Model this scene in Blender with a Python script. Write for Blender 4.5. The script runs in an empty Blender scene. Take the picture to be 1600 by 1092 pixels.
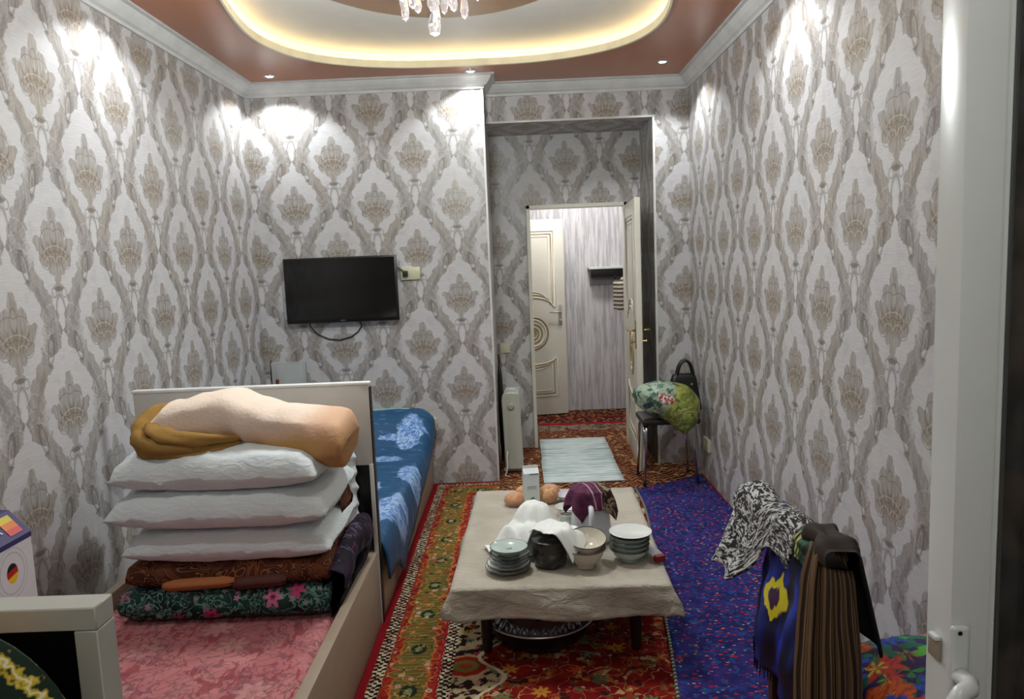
import bpy, bmesh, math, random
from mathutils import Vector, Matrix, noise as mn
random.seed(7)
PI = math.pi
sc = bpy.context.scene
COL = sc.collection

# ------------------------------------------------------------------ camera
d = Vector((8, 138, -1170)).normalized()
u = -Vector((400, -9950, -1170)); u = (u - d * u.dot(d)).normalized()
xr = d.cross(u)
Rm = Matrix((xr, d, u))            # rows: world axes in camera space
cam = bpy.data.cameras.new('camera'); camo = bpy.data.objects.new('camera', cam); COL.objects.link(camo)
cam.sensor_width = 36; cam.lens = 36 * 1170 / 1600; cam.clip_start = 0.05
camo.matrix_world = Matrix.Translation((0, 0, 1.55)) @ Rm.to_4x4()
sc.camera = camo

# ------------------------------------------------------------------ world, exposure, area lights
w = bpy.data.worlds.new('world'); sc.world = w; w.use_nodes = True
w.node_tree.nodes['Background'].inputs[0].default_value = (0.55, 0.6, 0.7, 1)
w.node_tree.nodes['Background'].inputs[1].default_value = 0.03
vs = sc.view_settings
vs.view_transform = 'Standard'; vs.look = 'None'; vs.exposure = 0.0; vs.gamma = 1; vs.use_curve_mapping = False
SPOT_W = 30
CHAND_W = 64
FILL_W = 22
HALL_W = 40
STRIP = 24

# ------------------------------------------------------------------ material kit
def lin(v):
    v /= 255.0
    return v / 12.92 if v <= 0.04045 else ((v + 0.055) / 1.055) ** 2.4
def c(r, g, b): return (lin(r), lin(g), lin(b), 1.0)

class Mat:
    def __init__(s, name, rough=0.6, metal=0.0, spec=0.5):
        s.m = bpy.data.materials.new(name); s.m.use_nodes = True
        s.nt = s.m.node_tree; s.n = s.nt.nodes; s.l = s.nt.links
        s.b = s.n['Principled BSDF']
        s.b.inputs['Roughness'].default_value = rough
        s.b.inputs['Metallic'].default_value = metal
        s.b.inputs['Specular IOR Level'].default_value = spec
        s._tc = None
    def put(s, sock, v):
        if isinstance(v, bpy.types.NodeSocket): s.l.new(v, sock)
        elif v is not None: sock.default_value = v
    def tc(s, k):
        if not s._tc: s._tc = s.n.new('ShaderNodeTexCoord')
        return s._tc.outputs[k]
    def obj(s): return s.tc('Object')
    def uv(s): return s.tc('UV')
    def math(s, op, *a, clamp=False):
        n = s.n.new('ShaderNodeMath'); n.operation = op; n.use_clamp = clamp
        for i, v in enumerate(a): s.put(n.inputs[i], v)
        return n.outputs[0]
    def vm(s, op, *a):
        n = s.n.new('ShaderNodeVectorMath'); n.operation = op
        for i, v in enumerate(a):
            if op == 'SCALE' and i == 1: s.put(n.inputs['Scale'], v)
            else: s.put(n.inputs[i], v)
        return n.outputs['Value'] if op in ('LENGTH', 'DISTANCE', 'DOT_PRODUCT') else n.outputs[0]
    def sep(s, v):
        n = s.n.new('ShaderNodeSeparateXYZ'); s.put(n.inputs[0], v); return n.outputs
    def comb(s, x, y, z=0.0):
        n = s.n.new('ShaderNodeCombineXYZ')
        for i, v in enumerate((x, y, z)): s.put(n.inputs[i], v)
        return n.outputs[0]
    def mix(s, f, a, b):
        n = s.n.new('ShaderNodeMix'); n.data_type = 'RGBA'
        s.put(n.inputs[0], f); s.put(n.inputs[6], a); s.put(n.inputs[7], b)
        return n.outputs[2]
    def mulc(s, a, f):      # colour times value
        n = s.n.new('ShaderNodeMix'); n.data_type = 'RGBA'; n.blend_type = 'MULTIPLY'
        n.inputs[0].default_value = 1; s.put(n.inputs[6], a); s.put(n.inputs[7], f)
        return n.outputs[2]
    def mp(s, v, loc=(0, 0, 0), rot=0.0, scale=(1, 1, 1), typ='POINT'):
        n = s.n.new('ShaderNodeMapping'); n.vector_type = typ; s.put(n.inputs[0], v)
        n.inputs[1].default_value = loc; n.inputs[2].default_value = (0, 0, rot); n.inputs[3].default_value = scale
        return n.outputs[0]
    def noise(s, v, scale, detail=2, rough=0.5, dist=0.0, col=False):
        n = s.n.new('ShaderNodeTexNoise'); s.put(n.inputs['Vector'], v)
        n.inputs['Scale'].default_value = scale; n.inputs['Detail'].default_value = detail
        n.inputs['Roughness'].default_value = rough; n.inputs['Distortion'].default_value = dist
        return n.outputs['Color' if col else 'Fac']
    def vor(s, v, scale, out='Distance', feature='F1', rnd=1.0):
        n = s.n.new('ShaderNodeTexVoronoi'); n.feature = feature; s.put(n.inputs['Vector'], v)
        n.inputs['Scale'].default_value = scale; n.inputs['Randomness'].default_value = rnd
        return n if out is None else n.outputs[out]
    def step(s, v, a, b):   # smooth 0..1 from a to b
        n = s.n.new('ShaderNodeMapRange'); n.interpolation_type = 'SMOOTHSTEP'
        s.put(n.inputs[0], v); n.inputs[1].default_value = a; n.inputs[2].default_value = b
        return n.outputs[0]
    def lt(s, v, t, soft): return s.math('SUBTRACT', 1.0, s.step(v, t - soft, t + soft))
    def band(s, v, a, b, soft=0.001):
        return s.math('MULTIPLY', s.step(v, a - soft, a + soft), s.lt(v, b, soft))
    def ramp(s, f, stops, const=False):
        n = s.n.new('ShaderNodeValToRGB'); s.put(n.inputs[0], f)
        e = n.color_ramp.elements
        while len(e) < len(stops): e.new(0.5)
        for i, (p, col) in enumerate(stops): e[i].position = p; e[i].color = col
        if const: n.color_ramp.interpolation = 'CONSTANT'
        return n.outputs[0]
    def ell(s, v, x, y, rx, ry, deg=0.0):
        return s.vm('LENGTH', s.mp(v, (x, y, 0), math.radians(deg), (rx, ry, 1), 'TEXTURE'))
    def mn(s, items):
        r = items[0]
        for i in items[1:]: r = s.math('MINIMUM', r, i)
        return r
    def mx(s, *items):
        r = items[0]
        for i in items[1:]: r = s.math('MAXIMUM', r, i)
        return r
    def ring(s, e, t): return s.math('SUBTRACT', 1.0, s.math('DIVIDE', s.math('ABSOLUTE', s.math('SUBTRACT', e, 1.0)), t), clamp=True)
    def flowers(s, v, scale, r=0.35, petals=5, depth=0.35, rnd=0.8):
        """five petalled flower heads on a jittered lattice: mask, centre mask, random colour socket"""
        vo = s.vor(v, scale, None, rnd=rnd)
        sv = s.vm('SCALE', v, scale)
        pos = s.vm('SCALE', vo.outputs['Position'], scale)
        dl = s.sep(s.vm('SUBTRACT', sv, pos))
        ang = s.math('ARCTAN2', dl[1], dl[0])
        rc = s.sep(vo.outputs['Color'])
        ca = s.math('COSINE', s.math('MULTIPLY_ADD', ang, float(petals), s.math('MULTIPLY', rc[2], 6.0)))
        rad = s.math('MULTIPLY', s.math('MULTIPLY_ADD', ca, depth * 0.5, 1.0 - depth * 0.5), r)
        q = s.math('DIVIDE', vo.outputs['Distance'], rad)
        return s.lt(q, 1.0, 0.12), s.lt(q, 0.35, 0.08), rc[0], q
    def bump(s, h, strength=0.3, dist=0.01):
        n = s.n.new('ShaderNodeBump'); n.inputs['Strength'].default_value = strength
        n.inputs['Distance'].default_value = dist; s.put(n.inputs['Height'], h)
        s.l.new(n.outputs[0], s.b.inputs['Normal'])
    def col(s, v): s.put(s.b.inputs['Base Color'], v); return s
    def emit(s, colr, st):
        s.put(s.b.inputs['Emission Color'], colr); s.b.inputs['Emission Strength'].default_value = st; return s

def plain(name, col, rough=0.6, metal=0.0, bumps=0.0, bscale=200, var=0.06, spec=0.5):
    m = Mat(name, rough, metal, spec)
    f = m.noise(m.obj(), 9, 3)
    dark = tuple(x * (1 - var * 2) for x in col[:3]) + (1,)
    m.col(m.mix(m.step(f, 0.3, 0.7), dark, col))
    if bumps: m.bump(m.noise(m.obj(), bscale, 3), bumps, 0.002)
    return m.m

# ------------------------------------------------------------------ wallpaper
WP_W, WP_H = 0.55, 0.64
def wallpaper():
    m = Mat('damask_wallpaper', 0.42, spec=0.45)
    uvv = m.uv(); q4 = WP_W / 4
    wn = m.vm('SUBTRACT', m.noise(uvv, 42, 2, 0.6, col=True), (0.5, 0.5, 0.5))
    def frame(k):
        su = m.sep(m.vm('ADD', uvv, m.vm('MULTIPLY', wn, (.020 * k, .026 * k, 0))))
        t = m.math('PINGPONG', su[0], WP_W / 2)
        sel = m.math('LESS_THAN', t, q4); ns = m.math('SUBTRACT', 1.0, sel)
        x = m.math('ADD', m.math('MULTIPLY', sel, t), m.math('MULTIPLY', ns, m.math('SUBTRACT', WP_W / 2, t)))
        y = m.math('WRAP', m.math('ADD', su[1], m.math('MULTIPLY', ns, WP_H / 2)), 0.15, 0.15 - WP_H)
        return m.comb(x, y)
    p = frame(1.0); pf = frame(.25)
    ps = m.sep(p)
    # half width of the pale ogee ground at height y
    HWP = [(-.49, .106), (-.455, .082), (-.445, .100), (-.42, .056), (-.39, .022), (-.365, .006), (-.30, .0), (-.275, .010), (-.20, .040), (-.13, .088), (-.08, .122), (0, .140), (.09, .140), (.15, .106)]
    def hw(yy):
        n = m.n.new('ShaderNodeFloatCurve'); cv = n.mapping.curves[0]
        P = [((a + .49) / .64, b / .2) for a, b in HWP]
        while len(cv.points) < len(P): cv.points.new(.5, .5)
        for k, (a, b) in enumerate(P): cv.points[k].location = (a, b)
        n.mapping.update()
        m.put(n.inputs['Value'], m.math('DIVIDE', m.math('ADD', yy, .49), .64, clamp=True))
        return m.math('MULTIPLY', n.outputs[0], .2)
    sc1 = m.math('MULTIPLY', m.math('ABSOLUTE', m.math('SINE', m.math('MULTIPLY', ps[1], 48.0))), .016)
    ha = m.math('ADD', hw(ps[1]), sc1)
    yb = m.math('WRAP', m.math('ADD', ps[1], .32), 0.15, 0.15 - WP_H)
    hb = m.math('ADD', hw(yb), sc1)
    ga = m.math('SUBTRACT', ps[0], ha)                      # >0 outside this ogee
    gb = m.math('SUBTRACT', m.math('SUBTRACT', .275, ps[0]), hb)
    gg = m.math('MINIMUM', ga, gb)
    lm = m.step(gg, -.003, .004)
    E = lambda *a: m.ell(p, *a)
    F = lambda *a: m.ell(pf, *a)
    med = m.mn([E(0, .098, .026, .055), E(0, .015, .068, .080), E(.046, .060, .026, .036, 15), E(.104, .018, .022, .017), E(.084, .0, .028, .034, -30),
                E(.064, -.045, .034, .036, -28), E(.03, -.085, .022, .030, -10), E(0, -.075, .030, .045), F(0, .15, .014, .018), E(.0, -.120, .020, .03), F(0, -.160, .030, .018)])
    mm = m.lt(med, 1.0, .10)
    streak = m.noise(m.mp(uvv, scale=(110, 14, 1)), 1.0, 3, 0.6)
    cloud = m.noise(uvv, 2.6, 2)
    g = m.mix(m.step(m.noise(m.mp(uvv, scale=(3, 60, 1)), 5, 2), .35, .7), c(190, 188, 189), c(200, 198, 199))
    g = m.mix(m.math('MULTIPLY', m.step(m.noise(uvv, 13, 2), .5, .72), .35), g, c(168, 164, 168))
    grey = m.mix(m.step(streak, .35, .68), c(138, 132, 128), c(166, 161, 157))
    grey = m.mix(m.step(cloud, .42, .66), grey, m.mulc(grey, (1.0, .95, .86, 1)))
    # paler gaps opened between fronds and leaves
    gap = m.mx(m.ring(F(.058, -.385, .066, .052, 8), .10), m.ring(F(.064, -.318, .052, .030, -18), .13),
               m.ring(F(.070, -.262, .052, .034, -32), .12), m.lt(E(.125, -.345, .018, .05, 10), 1, .3), m.ring(E(.15, -.47, .05, .13, 24), .06))
    grey = m.mix(m.math('MULTIPLY', gap, .75), grey, c(188, 185, 184))
    a = m.mix(m.math('MULTIPLY', lm, .80), g, grey)
    mc = m.mix(m.lt(F(0, -.03, .078, .040), 1.0, .45), grey, c(140, 126, 108))
    a = m.mix(m.math('MULTIPLY', mm, .84), a, mc)
    vein = m.step(m.math('SINE', m.math('MULTIPLY_ADD', m.sep(pf)[0], 330.0, m.math('MULTIPLY', m.sep(pf)[1], 20.0))), .55, .95)
    a = m.mix(m.math('MULTIPLY', m.math('MULTIPLY', vein, mm), .35), a, c(186, 181, 174))
    vein2 = m.step(m.math('SINE', m.math('MULTIPLY_ADD', m.sep(pf)[0], 190.0, m.math('MULTIPLY', m.sep(pf)[1], -330.0))), .4, .95)
    a = m.mix(m.math('MULTIPLY', m.math('MULTIPLY', vein2, lm), .14), a, c(104, 98, 96))
    leafd = m.mn([E(.072, -.405, .020, .075, 18), E(.06, -.345, .030, .014, -30), E(.012, -.335, .012, .05, -10), F(.115, -.20, .012, .08, -28), E(.074, -.295, .03, .012, -30)])
    a = m.mix(m.math('MULTIPLY', m.math('MULTIPLY', m.lt(leafd, 1, .35), lm), .38), a, c(104, 98, 92))
    dl = m.sep(m.vm('SUBTRACT', pf, (0, -.10, 0)))
    fan = m.step(m.math('SINE', m.math('MULTIPLY', m.math('ARCTAN2', dl[0], dl[1]), 22.0)), .35, .9)
    a = m.mix(m.math('MULTIPLY', m.math('MULTIPLY', fan, m.lt(F(0, -.03, .09, .05), 1, .3)), m.math('MULTIPLY', mm, .45)), a, c(92, 80, 68))
    dk = m.mx(m.ring(F(.030, -.180, .014, .018), .30), m.math('MULTIPLY', m.ring(F(0, -.275, .029, .085), .22), m.step(m.sep(pf)[1], -.29, -.26)),
              m.ring(F(.088, -.40, .017, .056, 14), .35), m.lt(F(.0, -.165, .024, .010), 1, .3), m.ring(F(.06, -.06, .03, .03), .10),
              m.ring(F(0, .05, .020, .045), .12), m.ring(F(.03, .02, .05, .045), .07))
    a = m.mix(m.math('MULTIPLY', dk, .62), a, c(98, 90, 82))
    pale = m.mx(m.lt(F(0, -.272, .014, .05), 1, .25), m.math('MULTIPLY', m.ring(F(0, -.045, .072, .045), .08), m.step(m.sep(pf)[1], -.04, -.02)), m.math('MULTIPLY', m.ring(F(.03, -.07, .03, .03), .12), m.step(m.sep(pf)[1], -.07, -.06)))
    a = m.mix(m.math('MULTIPLY', pale, .5), a, c(206, 203, 198))
    m.col(a)
    ms = m.mx(mm, lm)
    m.put(m.b.inputs['Roughness'], m.math('MULTIPLY_ADD', ms, -.1, .46))
    m.bump(m.math('MULTIPLY_ADD', ms, .6, m.noise(m.mp(uvv, scale=(160, 60, 1)), 1, 2)), .22, .003)
    return m.m

WALLPAPER = wallpaper()
WHITE = plain('white_plaster', c(206, 206, 204), .5, bumps=.05)
TRIMW = plain('white_plastic_trim', c(214, 213, 210), .35)
BROWN = plain('terracotta_stretch_ceiling', c(172, 110, 78), .28, spec=.35, var=.02)
def striped_hall():
    m = Mat('hall_stripe_wallpaper', .55)
    s = m.noise(m.mp(m.obj(), scale=(42, 42, 2.6)), 1.0, 3, .7)
    s2 = m.noise(m.mp(m.obj(), scale=(75, 75, 5)), 1.3, 3, .6)
    a = m.mix(m.step(s, .38, .6), c(172, 169, 172), c(208, 205, 206))
    a = m.mix(m.math('MULTIPLY', m.step(s2, .62, .72), .7), a, c(120, 112, 122))
    m.col(a); return m.m
HALLP = striped_hall()

# ------------------------------------------------------------------ mesh kit
def link(o, parent=None):
    COL.objects.link(o)
    if parent is not None: o.parent = parent
    return o
def raw(name, verts, faces, mat, parent=None, uv=None, smooth=False):
    me = bpy.data.meshes.new(name); me.from_pydata([tuple(v) for v in verts], [], faces); me.update()
    if uv is not None:
        L = me.uv_layers.new(name='UVMap')
        for lp in me.loops: L.data[lp.index].uv = uv[lp.vertex_index]
    if smooth: me.shade_smooth()
    me.materials.append(mat)
    return link(bpy.data.objects.new(name, me), parent)
def fin(name, bm, mat, parent=None, smooth=False):
    bmesh.ops.recalc_face_normals(bm, faces=bm.faces)
    me = bpy.data.meshes.new(name); bm.to_mesh(me); bm.free()
    if smooth:
        me.shade_smooth()
        me.set_sharp_from_angle(angle=math.radians(40))
    me.materials.append(mat)
    return link(bpy.data.objects.new(name, me), parent)
def addbox(bm, x0, x1, y0, y1, z0, z1, bev=0.0, seg=2, M=None):
    r = bmesh.ops.create_cube(bm, size=1)
    vs_ = r['verts']
    for v in vs_:
        v.co = Vector(((x0 + x1) / 2 + v.co.x * (x1 - x0), (y0 + y1) / 2 + v.co.y * (y1 - y0), (z0 + z1) / 2 + v.co.z * (z1 - z0)))
        if M is not None: v.co = M @ v.co
    if bev > 0:
        es = {e for v in vs_ for e in v.link_edges}
        bmesh.ops.bevel(bm, geom=list(es), offset=bev, segments=seg, affect='EDGES', profile=.6)
def box(name, x0, x1, y0, y1, z0, z1, mat, parent=None, bev=.004, seg=2, M=None):
    bm = bmesh.new(); addbox(bm, x0, x1, y0, y1, z0, z1, bev, seg, M)
    return fin(name, bm, mat, parent, smooth=bev > 0)
def boxes(name, L, mat, parent=None, bev=.003, M=None):
    bm = bmesh.new()
    for b in L: addbox(bm, *b, bev, 1, M)
    return fin(name, bm, mat, parent, smooth=bev > 0)
def uvbox(name, x0, x1, y0, y1, z0, z1, mat, ou=0, ov=0, su=1.0, parts=None, parent=None):
    """box(es) with metric UV from the face normal, phase (ou, ov)"""
    bm = bmesh.new()
    for b in (parts or [(x0, x1, y0, y1, z0, z1)]): addbox(bm, *b)
    uvl = bm.loops.layers.uv.new('UVMap')
    bm.normal_update()
    for f in bm.faces:
        n = f.normal
        for l in f.loops:
            p = l.vert.co
            if abs(n.x) > .7: l[uvl].uv = ((p.y - ou) * su, (p.z - ov))
            elif abs(n.y) > .7: l[uvl].uv = ((p.x - ou) * su, (p.z - ov))
            else: l[uvl].uv = ((p.x - ou) * su, (p.y - ov))
    return fin(name, bm, mat, parent)
def tube(name, pts, r, mat, parent=None, n=8, closed=False, rads=None):
    pts = [Vector(p) for p in pts]; V = []; Fc = []
    N = len(pts); up = None
    for i, p in enumerate(pts):
        a = pts[(i - 1) % N if closed else max(i - 1, 0)]; b = pts[(i + 1) % N if closed else min(i + 1, N - 1)]
        t = (b - a).normalized()
        if up is None: up = t.orthogonal().normalized()
        up = (up - t * up.dot(t)).normalized(); sd = t.cross(up)
        rr = rads[i] if rads else r
        for k in range(n):
            th = 2 * PI * k / n
            V.append(p + (up * math.cos(th) + sd * math.sin(th)) * rr)
    R = N if closed else N - 1
    for i in range(R):
        for k in range(n):
            j = (i + 1) % N
            Fc.append((i * n + k, i * n + (k + 1) % n, j * n + (k + 1) % n, j * n + k))
    if not closed: Fc += [tuple(range(n))[::-1], tuple((N - 1) * n + k for k in range(n))]
    return raw(name, V, Fc, mat, parent, smooth=True)
def lathe(name, prof, mat, parent=None, n=32, cx=0, cy=0, z0=0, mod=None, M=None):
    """prof: list of (r, z); mod(theta, i) scales r"""
    V = []; Fc = []
    for i, (r, z) in enumerate(prof):
        for k in range(n):
            th = 2 * PI * k / n; rr = r * (mod(th, i) if mod else 1)
            p = Vector((cx + rr * math.cos(th), cy + rr * math.sin(th), z0 + z))
            V.append(M @ p if M is not None else p)
    for i in range(len(prof) - 1):
        for k in range(n):
            Fc.append((i * n + k, i * n + (k + 1) % n, (i + 1) * n + (k + 1) % n, (i + 1) * n + k))
    if prof[0][0] > 1e-6: Fc.append(tuple(range(n))[::-1])
    if prof[-1][0] > 1e-6: Fc.append(tuple((len(prof) - 1) * n + k for k in range(n)))
    me = raw(name, V, Fc, mat, parent, smooth=True)
    bm = bmesh.new(); bm.from_mesh(me.data); bmesh.ops.remove_doubles(bm, verts=bm.verts, dist=1e-5)
    bmesh.ops.recalc_face_normals(bm, faces=bm.faces); bm.to_mesh(me.data); bm.free()
    me.data.set_sharp_from_angle(angle=math.radians(50))
    return me
def grid(name, fn, nu, nv, mat, parent=None, thick=0.0, u0=0, u1=1, v0=0, v1=1, uvs=(1, 1), closeu=False):
    V = []; UV = []; Fc = []
    for j in range(nv + 1):
        for i in range(nu + 1):
            a = u0 + (u1 - u0) * i / nu; b = v0 + (v1 - v0) * j / nv
            V.append(fn(a, b)); UV.append((a * uvs[0], b * uvs[1]))
    for j in range(nv):
        for i in range(nu):
            k = j * (nu + 1) + i
            Fc.append((k, k + 1, k + nu + 2, k + nu + 1))
    o = raw(name, V, Fc, mat, parent, UV, smooth=True)
    if thick:
        md = o.modifiers.new('thickness', 'SOLIDIFY'); md.thickness = thick; md.offset = 0
    return o
def empty(name, loc=(0, 0, 0), rz=0, parent=None):
    o = bpy.data.objects.new(name, None); o.location = loc; o.rotation_euler = (0, 0, rz); o.empty_display_size = .05
    return link(o, parent)
def tag(o, label, cat, group=None):
    o['label'] = label; o['category'] = cat
    if group: o['group'] = group
    return o
def struct(o): o['kind'] = 'structure'; return o
def thing(name, label, cat, loc=(0, 0, 0), rz=0, group=None): return tag(empty(name, loc, rz), label, cat, group)
def copy_tree(o, parent=None):
    q = o.copy(); COL.objects.link(q); q.parent = parent
    for ch in list(o.children): copy_tree(ch, q)
    return q
def nz(x, y=0, z=0, s=1): return mn.noise(Vector((x * s, y * s, z * s)))
def sm(a, b, x):
    t = min(1, max(0, (x - a) / (b - a))); return t * t * (3 - 2 * t)

# ------------------------------------------------------------------ room shell
XL, XR, Y1, Y2, Y3, ZC = -1.79, 1.25, 5.18, 5.45, 6.05, 2.79
YB = -.6
struct(uvbox('wall_left', XL - .1, XL, YB, Y1, 0, 2.95, WALLPAPER, 3.2, 2.0, .97))
struct(uvbox('wall_right', XR, XR + .1, YB, Y2, 0, 2.95, WALLPAPER, 2.51, 1.97, .93))
struct(uvbox('wall_back', XL - .1, -.19, Y1, Y3 + .1, 0, 2.95, WALLPAPER, -.95, 1.965, 1.0))
struct(uvbox('wall_recess_front', 0, 0, 0, 0, 0, 0, WALLPAPER, .39, 2.28, 1.0,
             parts=[(-.19, 1.0, Y2, Y2 + .03, 2.53, 2.95), (1.0, XR, Y2, Y2 + .03, 0, 2.95)]))
struct(uvbox('wall_recess_right', 1.0, 1.35, Y2 + .03, Y3, 0, 2.53, WALLPAPER, 5.6, 2.3))
struct(uvbox('wall_recess_back', 0, 0, 0, 0, 0, 0, WALLPAPER, .405, 2.325, 1.0,
             parts=[(-.19, .085, Y3, Y3 + .1, 0, 2.53), (.085, .885, Y3, Y3 + .1, 1.985, 2.53), (.885, 1.1, Y3, Y3 + .1, 0, 2.53)]))
struct(uvbox('ceiling_recess', -.19, 1.1, Y2 + .03, Y3 + .1, 2.53, 2.6, WALLPAPER, .1, 5.7))
struct(box('wall_front', XL - .1, XR + .1, YB - .1, YB, 0, 2.95, WHITE, bev=0))

def floor_mat():
    m = Mat('plank_laminate', .5)
    o = m.obj(); n = m.noise(m.mp(o, scale=(30, 2, 1)), 1.2, 3)
    m.col(m.mix(n, c(92, 60, 40), c(128, 88, 58))); return m.m
struct(box('floor', -2.2, 2.2, YB - .2, 8.0, -.08, 0, floor_mat(), bev=0))

# crown mouldings: (r out from wall, z below ceiling) profile run along a path
CROWN = [(0, -.085), (.012, -.085), (.014, -.07), (.03, -.062), (.05, -.04), (.062, -.02), (.064, -.012), (.085, -.010), (.085, 0), (0, 0)]
def crown(name, a, b, nrm, ma=0, mb=0):
    """from a to b (x, y); nrm points into the room; ma/mb = +1 mitre outwards, -1 mitre inwards"""
    a = Vector((*a, 0)); b = Vector((*b, 0)); nrm = Vector((*nrm, 0)); t = (b - a).normalized()
    V = []
    for (p, s, k) in ((a, -1, ma), (b, 1, mb)):
        for (r, z) in CROWN: V.append(p + nrm * r + t * (s * k * r) + Vector((0, 0, ZC + z)))
    n = len(CROWN)
    F_ = [(i, (i + 1) % n, n + (i + 1) % n, n + i) for i in range(n)] + [tuple(range(n)), tuple(range(n, 2 * n))[::-1]]
    return struct(raw(name, V, F_, WHITE))
crown('trim_1', (XL, YB), (XL, Y1), (1, 0), 0, -1)
crown('trim_2', (XL, Y1), (-.19, Y1), (0, -1), -1, 1)
crown('trim_3', (-.19, Y1), (-.19, Y2), (1, 0), 1, -1)
crown('trim_4', (-.19, Y2), (XR, Y2), (0, -1), -1, -1)
crown('trim_5', (XR, YB), (XR, Y2), (-1, 0), 0, -1)
# corner and opening beads
struct(box('trim_6', -.198, -.184, Y1 - .006, Y1 + .012, 0, ZC - .08, TRIMW, bev=.002))
struct(box('trim_7', -.19, 1.012, Y2 - .008, Y2 + .012, 2.522, 2.536, TRIMW, bev=.002))
struct(box('trim_8', .992, 1.008, Y2 - .008, Y2 + .012, 0, 2.53, TRIMW, bev=.002))

# ceiling: lower layer with a shaped opening, upper tray, central oval
half = [(4.885, .0), (4.88, .28), (4.85, .48), (4.78, .68), (4.66, .87), (4.48, 1.01), (4.25, 1.085), (4.0, 1.095), (3.7, 1.06), (3.3, .99), (3.0, .97)]
def cr(P, n=5):
    out = []
    for i in range(len(P) - 1):
        p0 = P[max(i - 1, 0)]; p1 = P[i]; p2 = P[i + 1]; p3 = P[min(i + 2, len(P) - 1)]
        for k in range(n):
            t = k / n
            out.append(tuple(.5 * ((2 * b) + (-a + cc) * t + (2 * a - 5 * b + 4 * cc - dd) * t * t + (-a + 3 * b - 3 * cc + dd) * t ** 3)
                             for a, b, cc, dd in zip(p0, p1, p2, p3)))
    return out
q1 = cr(half); CX, CYC = -.27, 3.0
quad = [(CX + w_, y) for y, w_ in q1]                       # far centre to right middle
OUT = quad + [(CX + .97, CYC)] + [(x, 2 * CYC - y) for x, y in quad[::-1]]
OUT = OUT[:-1] + [(CX, 2 * CYC - 4.885)] + [(2 * CX - x, y) for x, y in OUT[1:][::-1] if abs(x - CX) > 1e-6]
seen_ = []; 
for p in OUT:
    if not seen_ or (Vector(p) - Vector(seen_[-1])).length > 1e-4: seen_.append(p)
OUT = seen_
OUT.sort(key=lambda p: math.atan2(p[1] - CYC, p[0] - CX))
def offs(k): return [(CX + (x - CX) * (1 + k / 1.05), CYC + (y - CYC) * (1 + k / 1.8)) for x, y in OUT]
def lower_ceiling():
    x0, x1, y0, y1 = XL - .05, XR + .05, YB, Y2 + .01
    V = []; N = len(OUT)
    outer = []
    for (x, y) in OUT:
        dx, dy = x - CX, y - CYC
        t = min(((x1 - CX) / dx if dx > 0 else (x0 - CX) / dx) if abs(dx) > 1e-9 else 1e9,
                ((y1 - CYC) / dy if dy > 0 else (y0 - CYC) / dy) if abs(dy) > 1e-9 else 1e9)
        outer.append([CX + dx * t, CYC + dy * t])
    for cxx in (x0, x1):
        for cyy in (y0, y1):
            k = min(range(N), key=lambda i: (outer[i][0] - cxx) ** 2 + (outer[i][1] - cyy) ** 2); outer[k] = [cxx, cyy]
    V = [(x, y, ZC) for x, y in OUT] + [(x, y, ZC) for x, y in outer] + [(x, y, ZC + .02) for x, y in OUT] + [(x, y, ZC + .02) for x, y in outer]
    F_ = []
    for i in range(N):
        j = (i + 1) % N
        F_ += [(i, j, N + j, N + i), (2 * N + i, 3 * N + i, 3 * N + j, 2 * N + j), (i, 2 * N + i, 2 * N + j, j), (N + i, N + j, 3 * N + j, 3 * N + i)]
    return raw('ceiling', V, F_, BROWN)
struct(lower_ceiling())
def wall_loop(name, pts, z0, z1, mat, th=.012, kout=.012):
    N = len(pts); o2 = [(CX + (x - CX) * (1 + kout), CYC + (y - CYC) * (1 + kout)) for x, y in pts]
    V = [(x, y, z0) for x, y in pts] + [(x, y, z1) for x, y in pts] + [(x, y, z0) for x, y in o2] + [(x, y, z1) for x, y in o2]
    F_ = []
    for i in range(N):
        j = (i + 1) % N
        F_ += [(i, N + i, N + j, j), (2 * N + i, 2 * N + j, 3 * N + j, 3 * N + i), (i, j, 2 * N + j, 2 * N + i), (N + i, 3 * N + i, 3 * N + j, N + j)]
    return raw(name, V, F_, mat, smooth=False)
CREAM = plain('cream_paint', c(232, 222, 190), .5)
struct(wall_loop('trim_9', offs(-.012), ZC - .010, ZC + .032, CREAM))
struct(wall_loop('trim_10', offs(.075), ZC + .021, 2.88, CREAM))
UPPER = plain('grey_white_ceiling_paint', c(200, 196, 190), .5, var=.02)
struct(box('ceiling_upper', XL - .1, XR + .1, YB, Y2 + .1, 2.87, 2.95, UPPER, bev=0))
MAUVE = plain('mauve_ceiling_film', c(116, 82, 72), .45, var=.02)
struct(lathe('ceiling_oval', [(0, -.014), (.985, -.014), (1.0, -.008), (1.0, 0)], MAUVE, n=64, M=Matrix.Translation((CX - .03, 3.05, 2.87)) @ Matrix.Diagonal((.80, 1.15, 1, 1))))
# LED strip hidden on the ledge of the tray
st = Mat('warm_led_strip', .5); st.col(c(255, 240, 190)); st.emit((1.0, .84, .46, 1), STRIP)
lo = offs(.04)
led = tube('led_strip', [(x, y, ZC + .030) for x, y in lo], .006, st.m, n=6, closed=True)
tag(led, 'warm yellow LED strip glowing along the edge of the ceiling tray', 'light strip')

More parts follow.
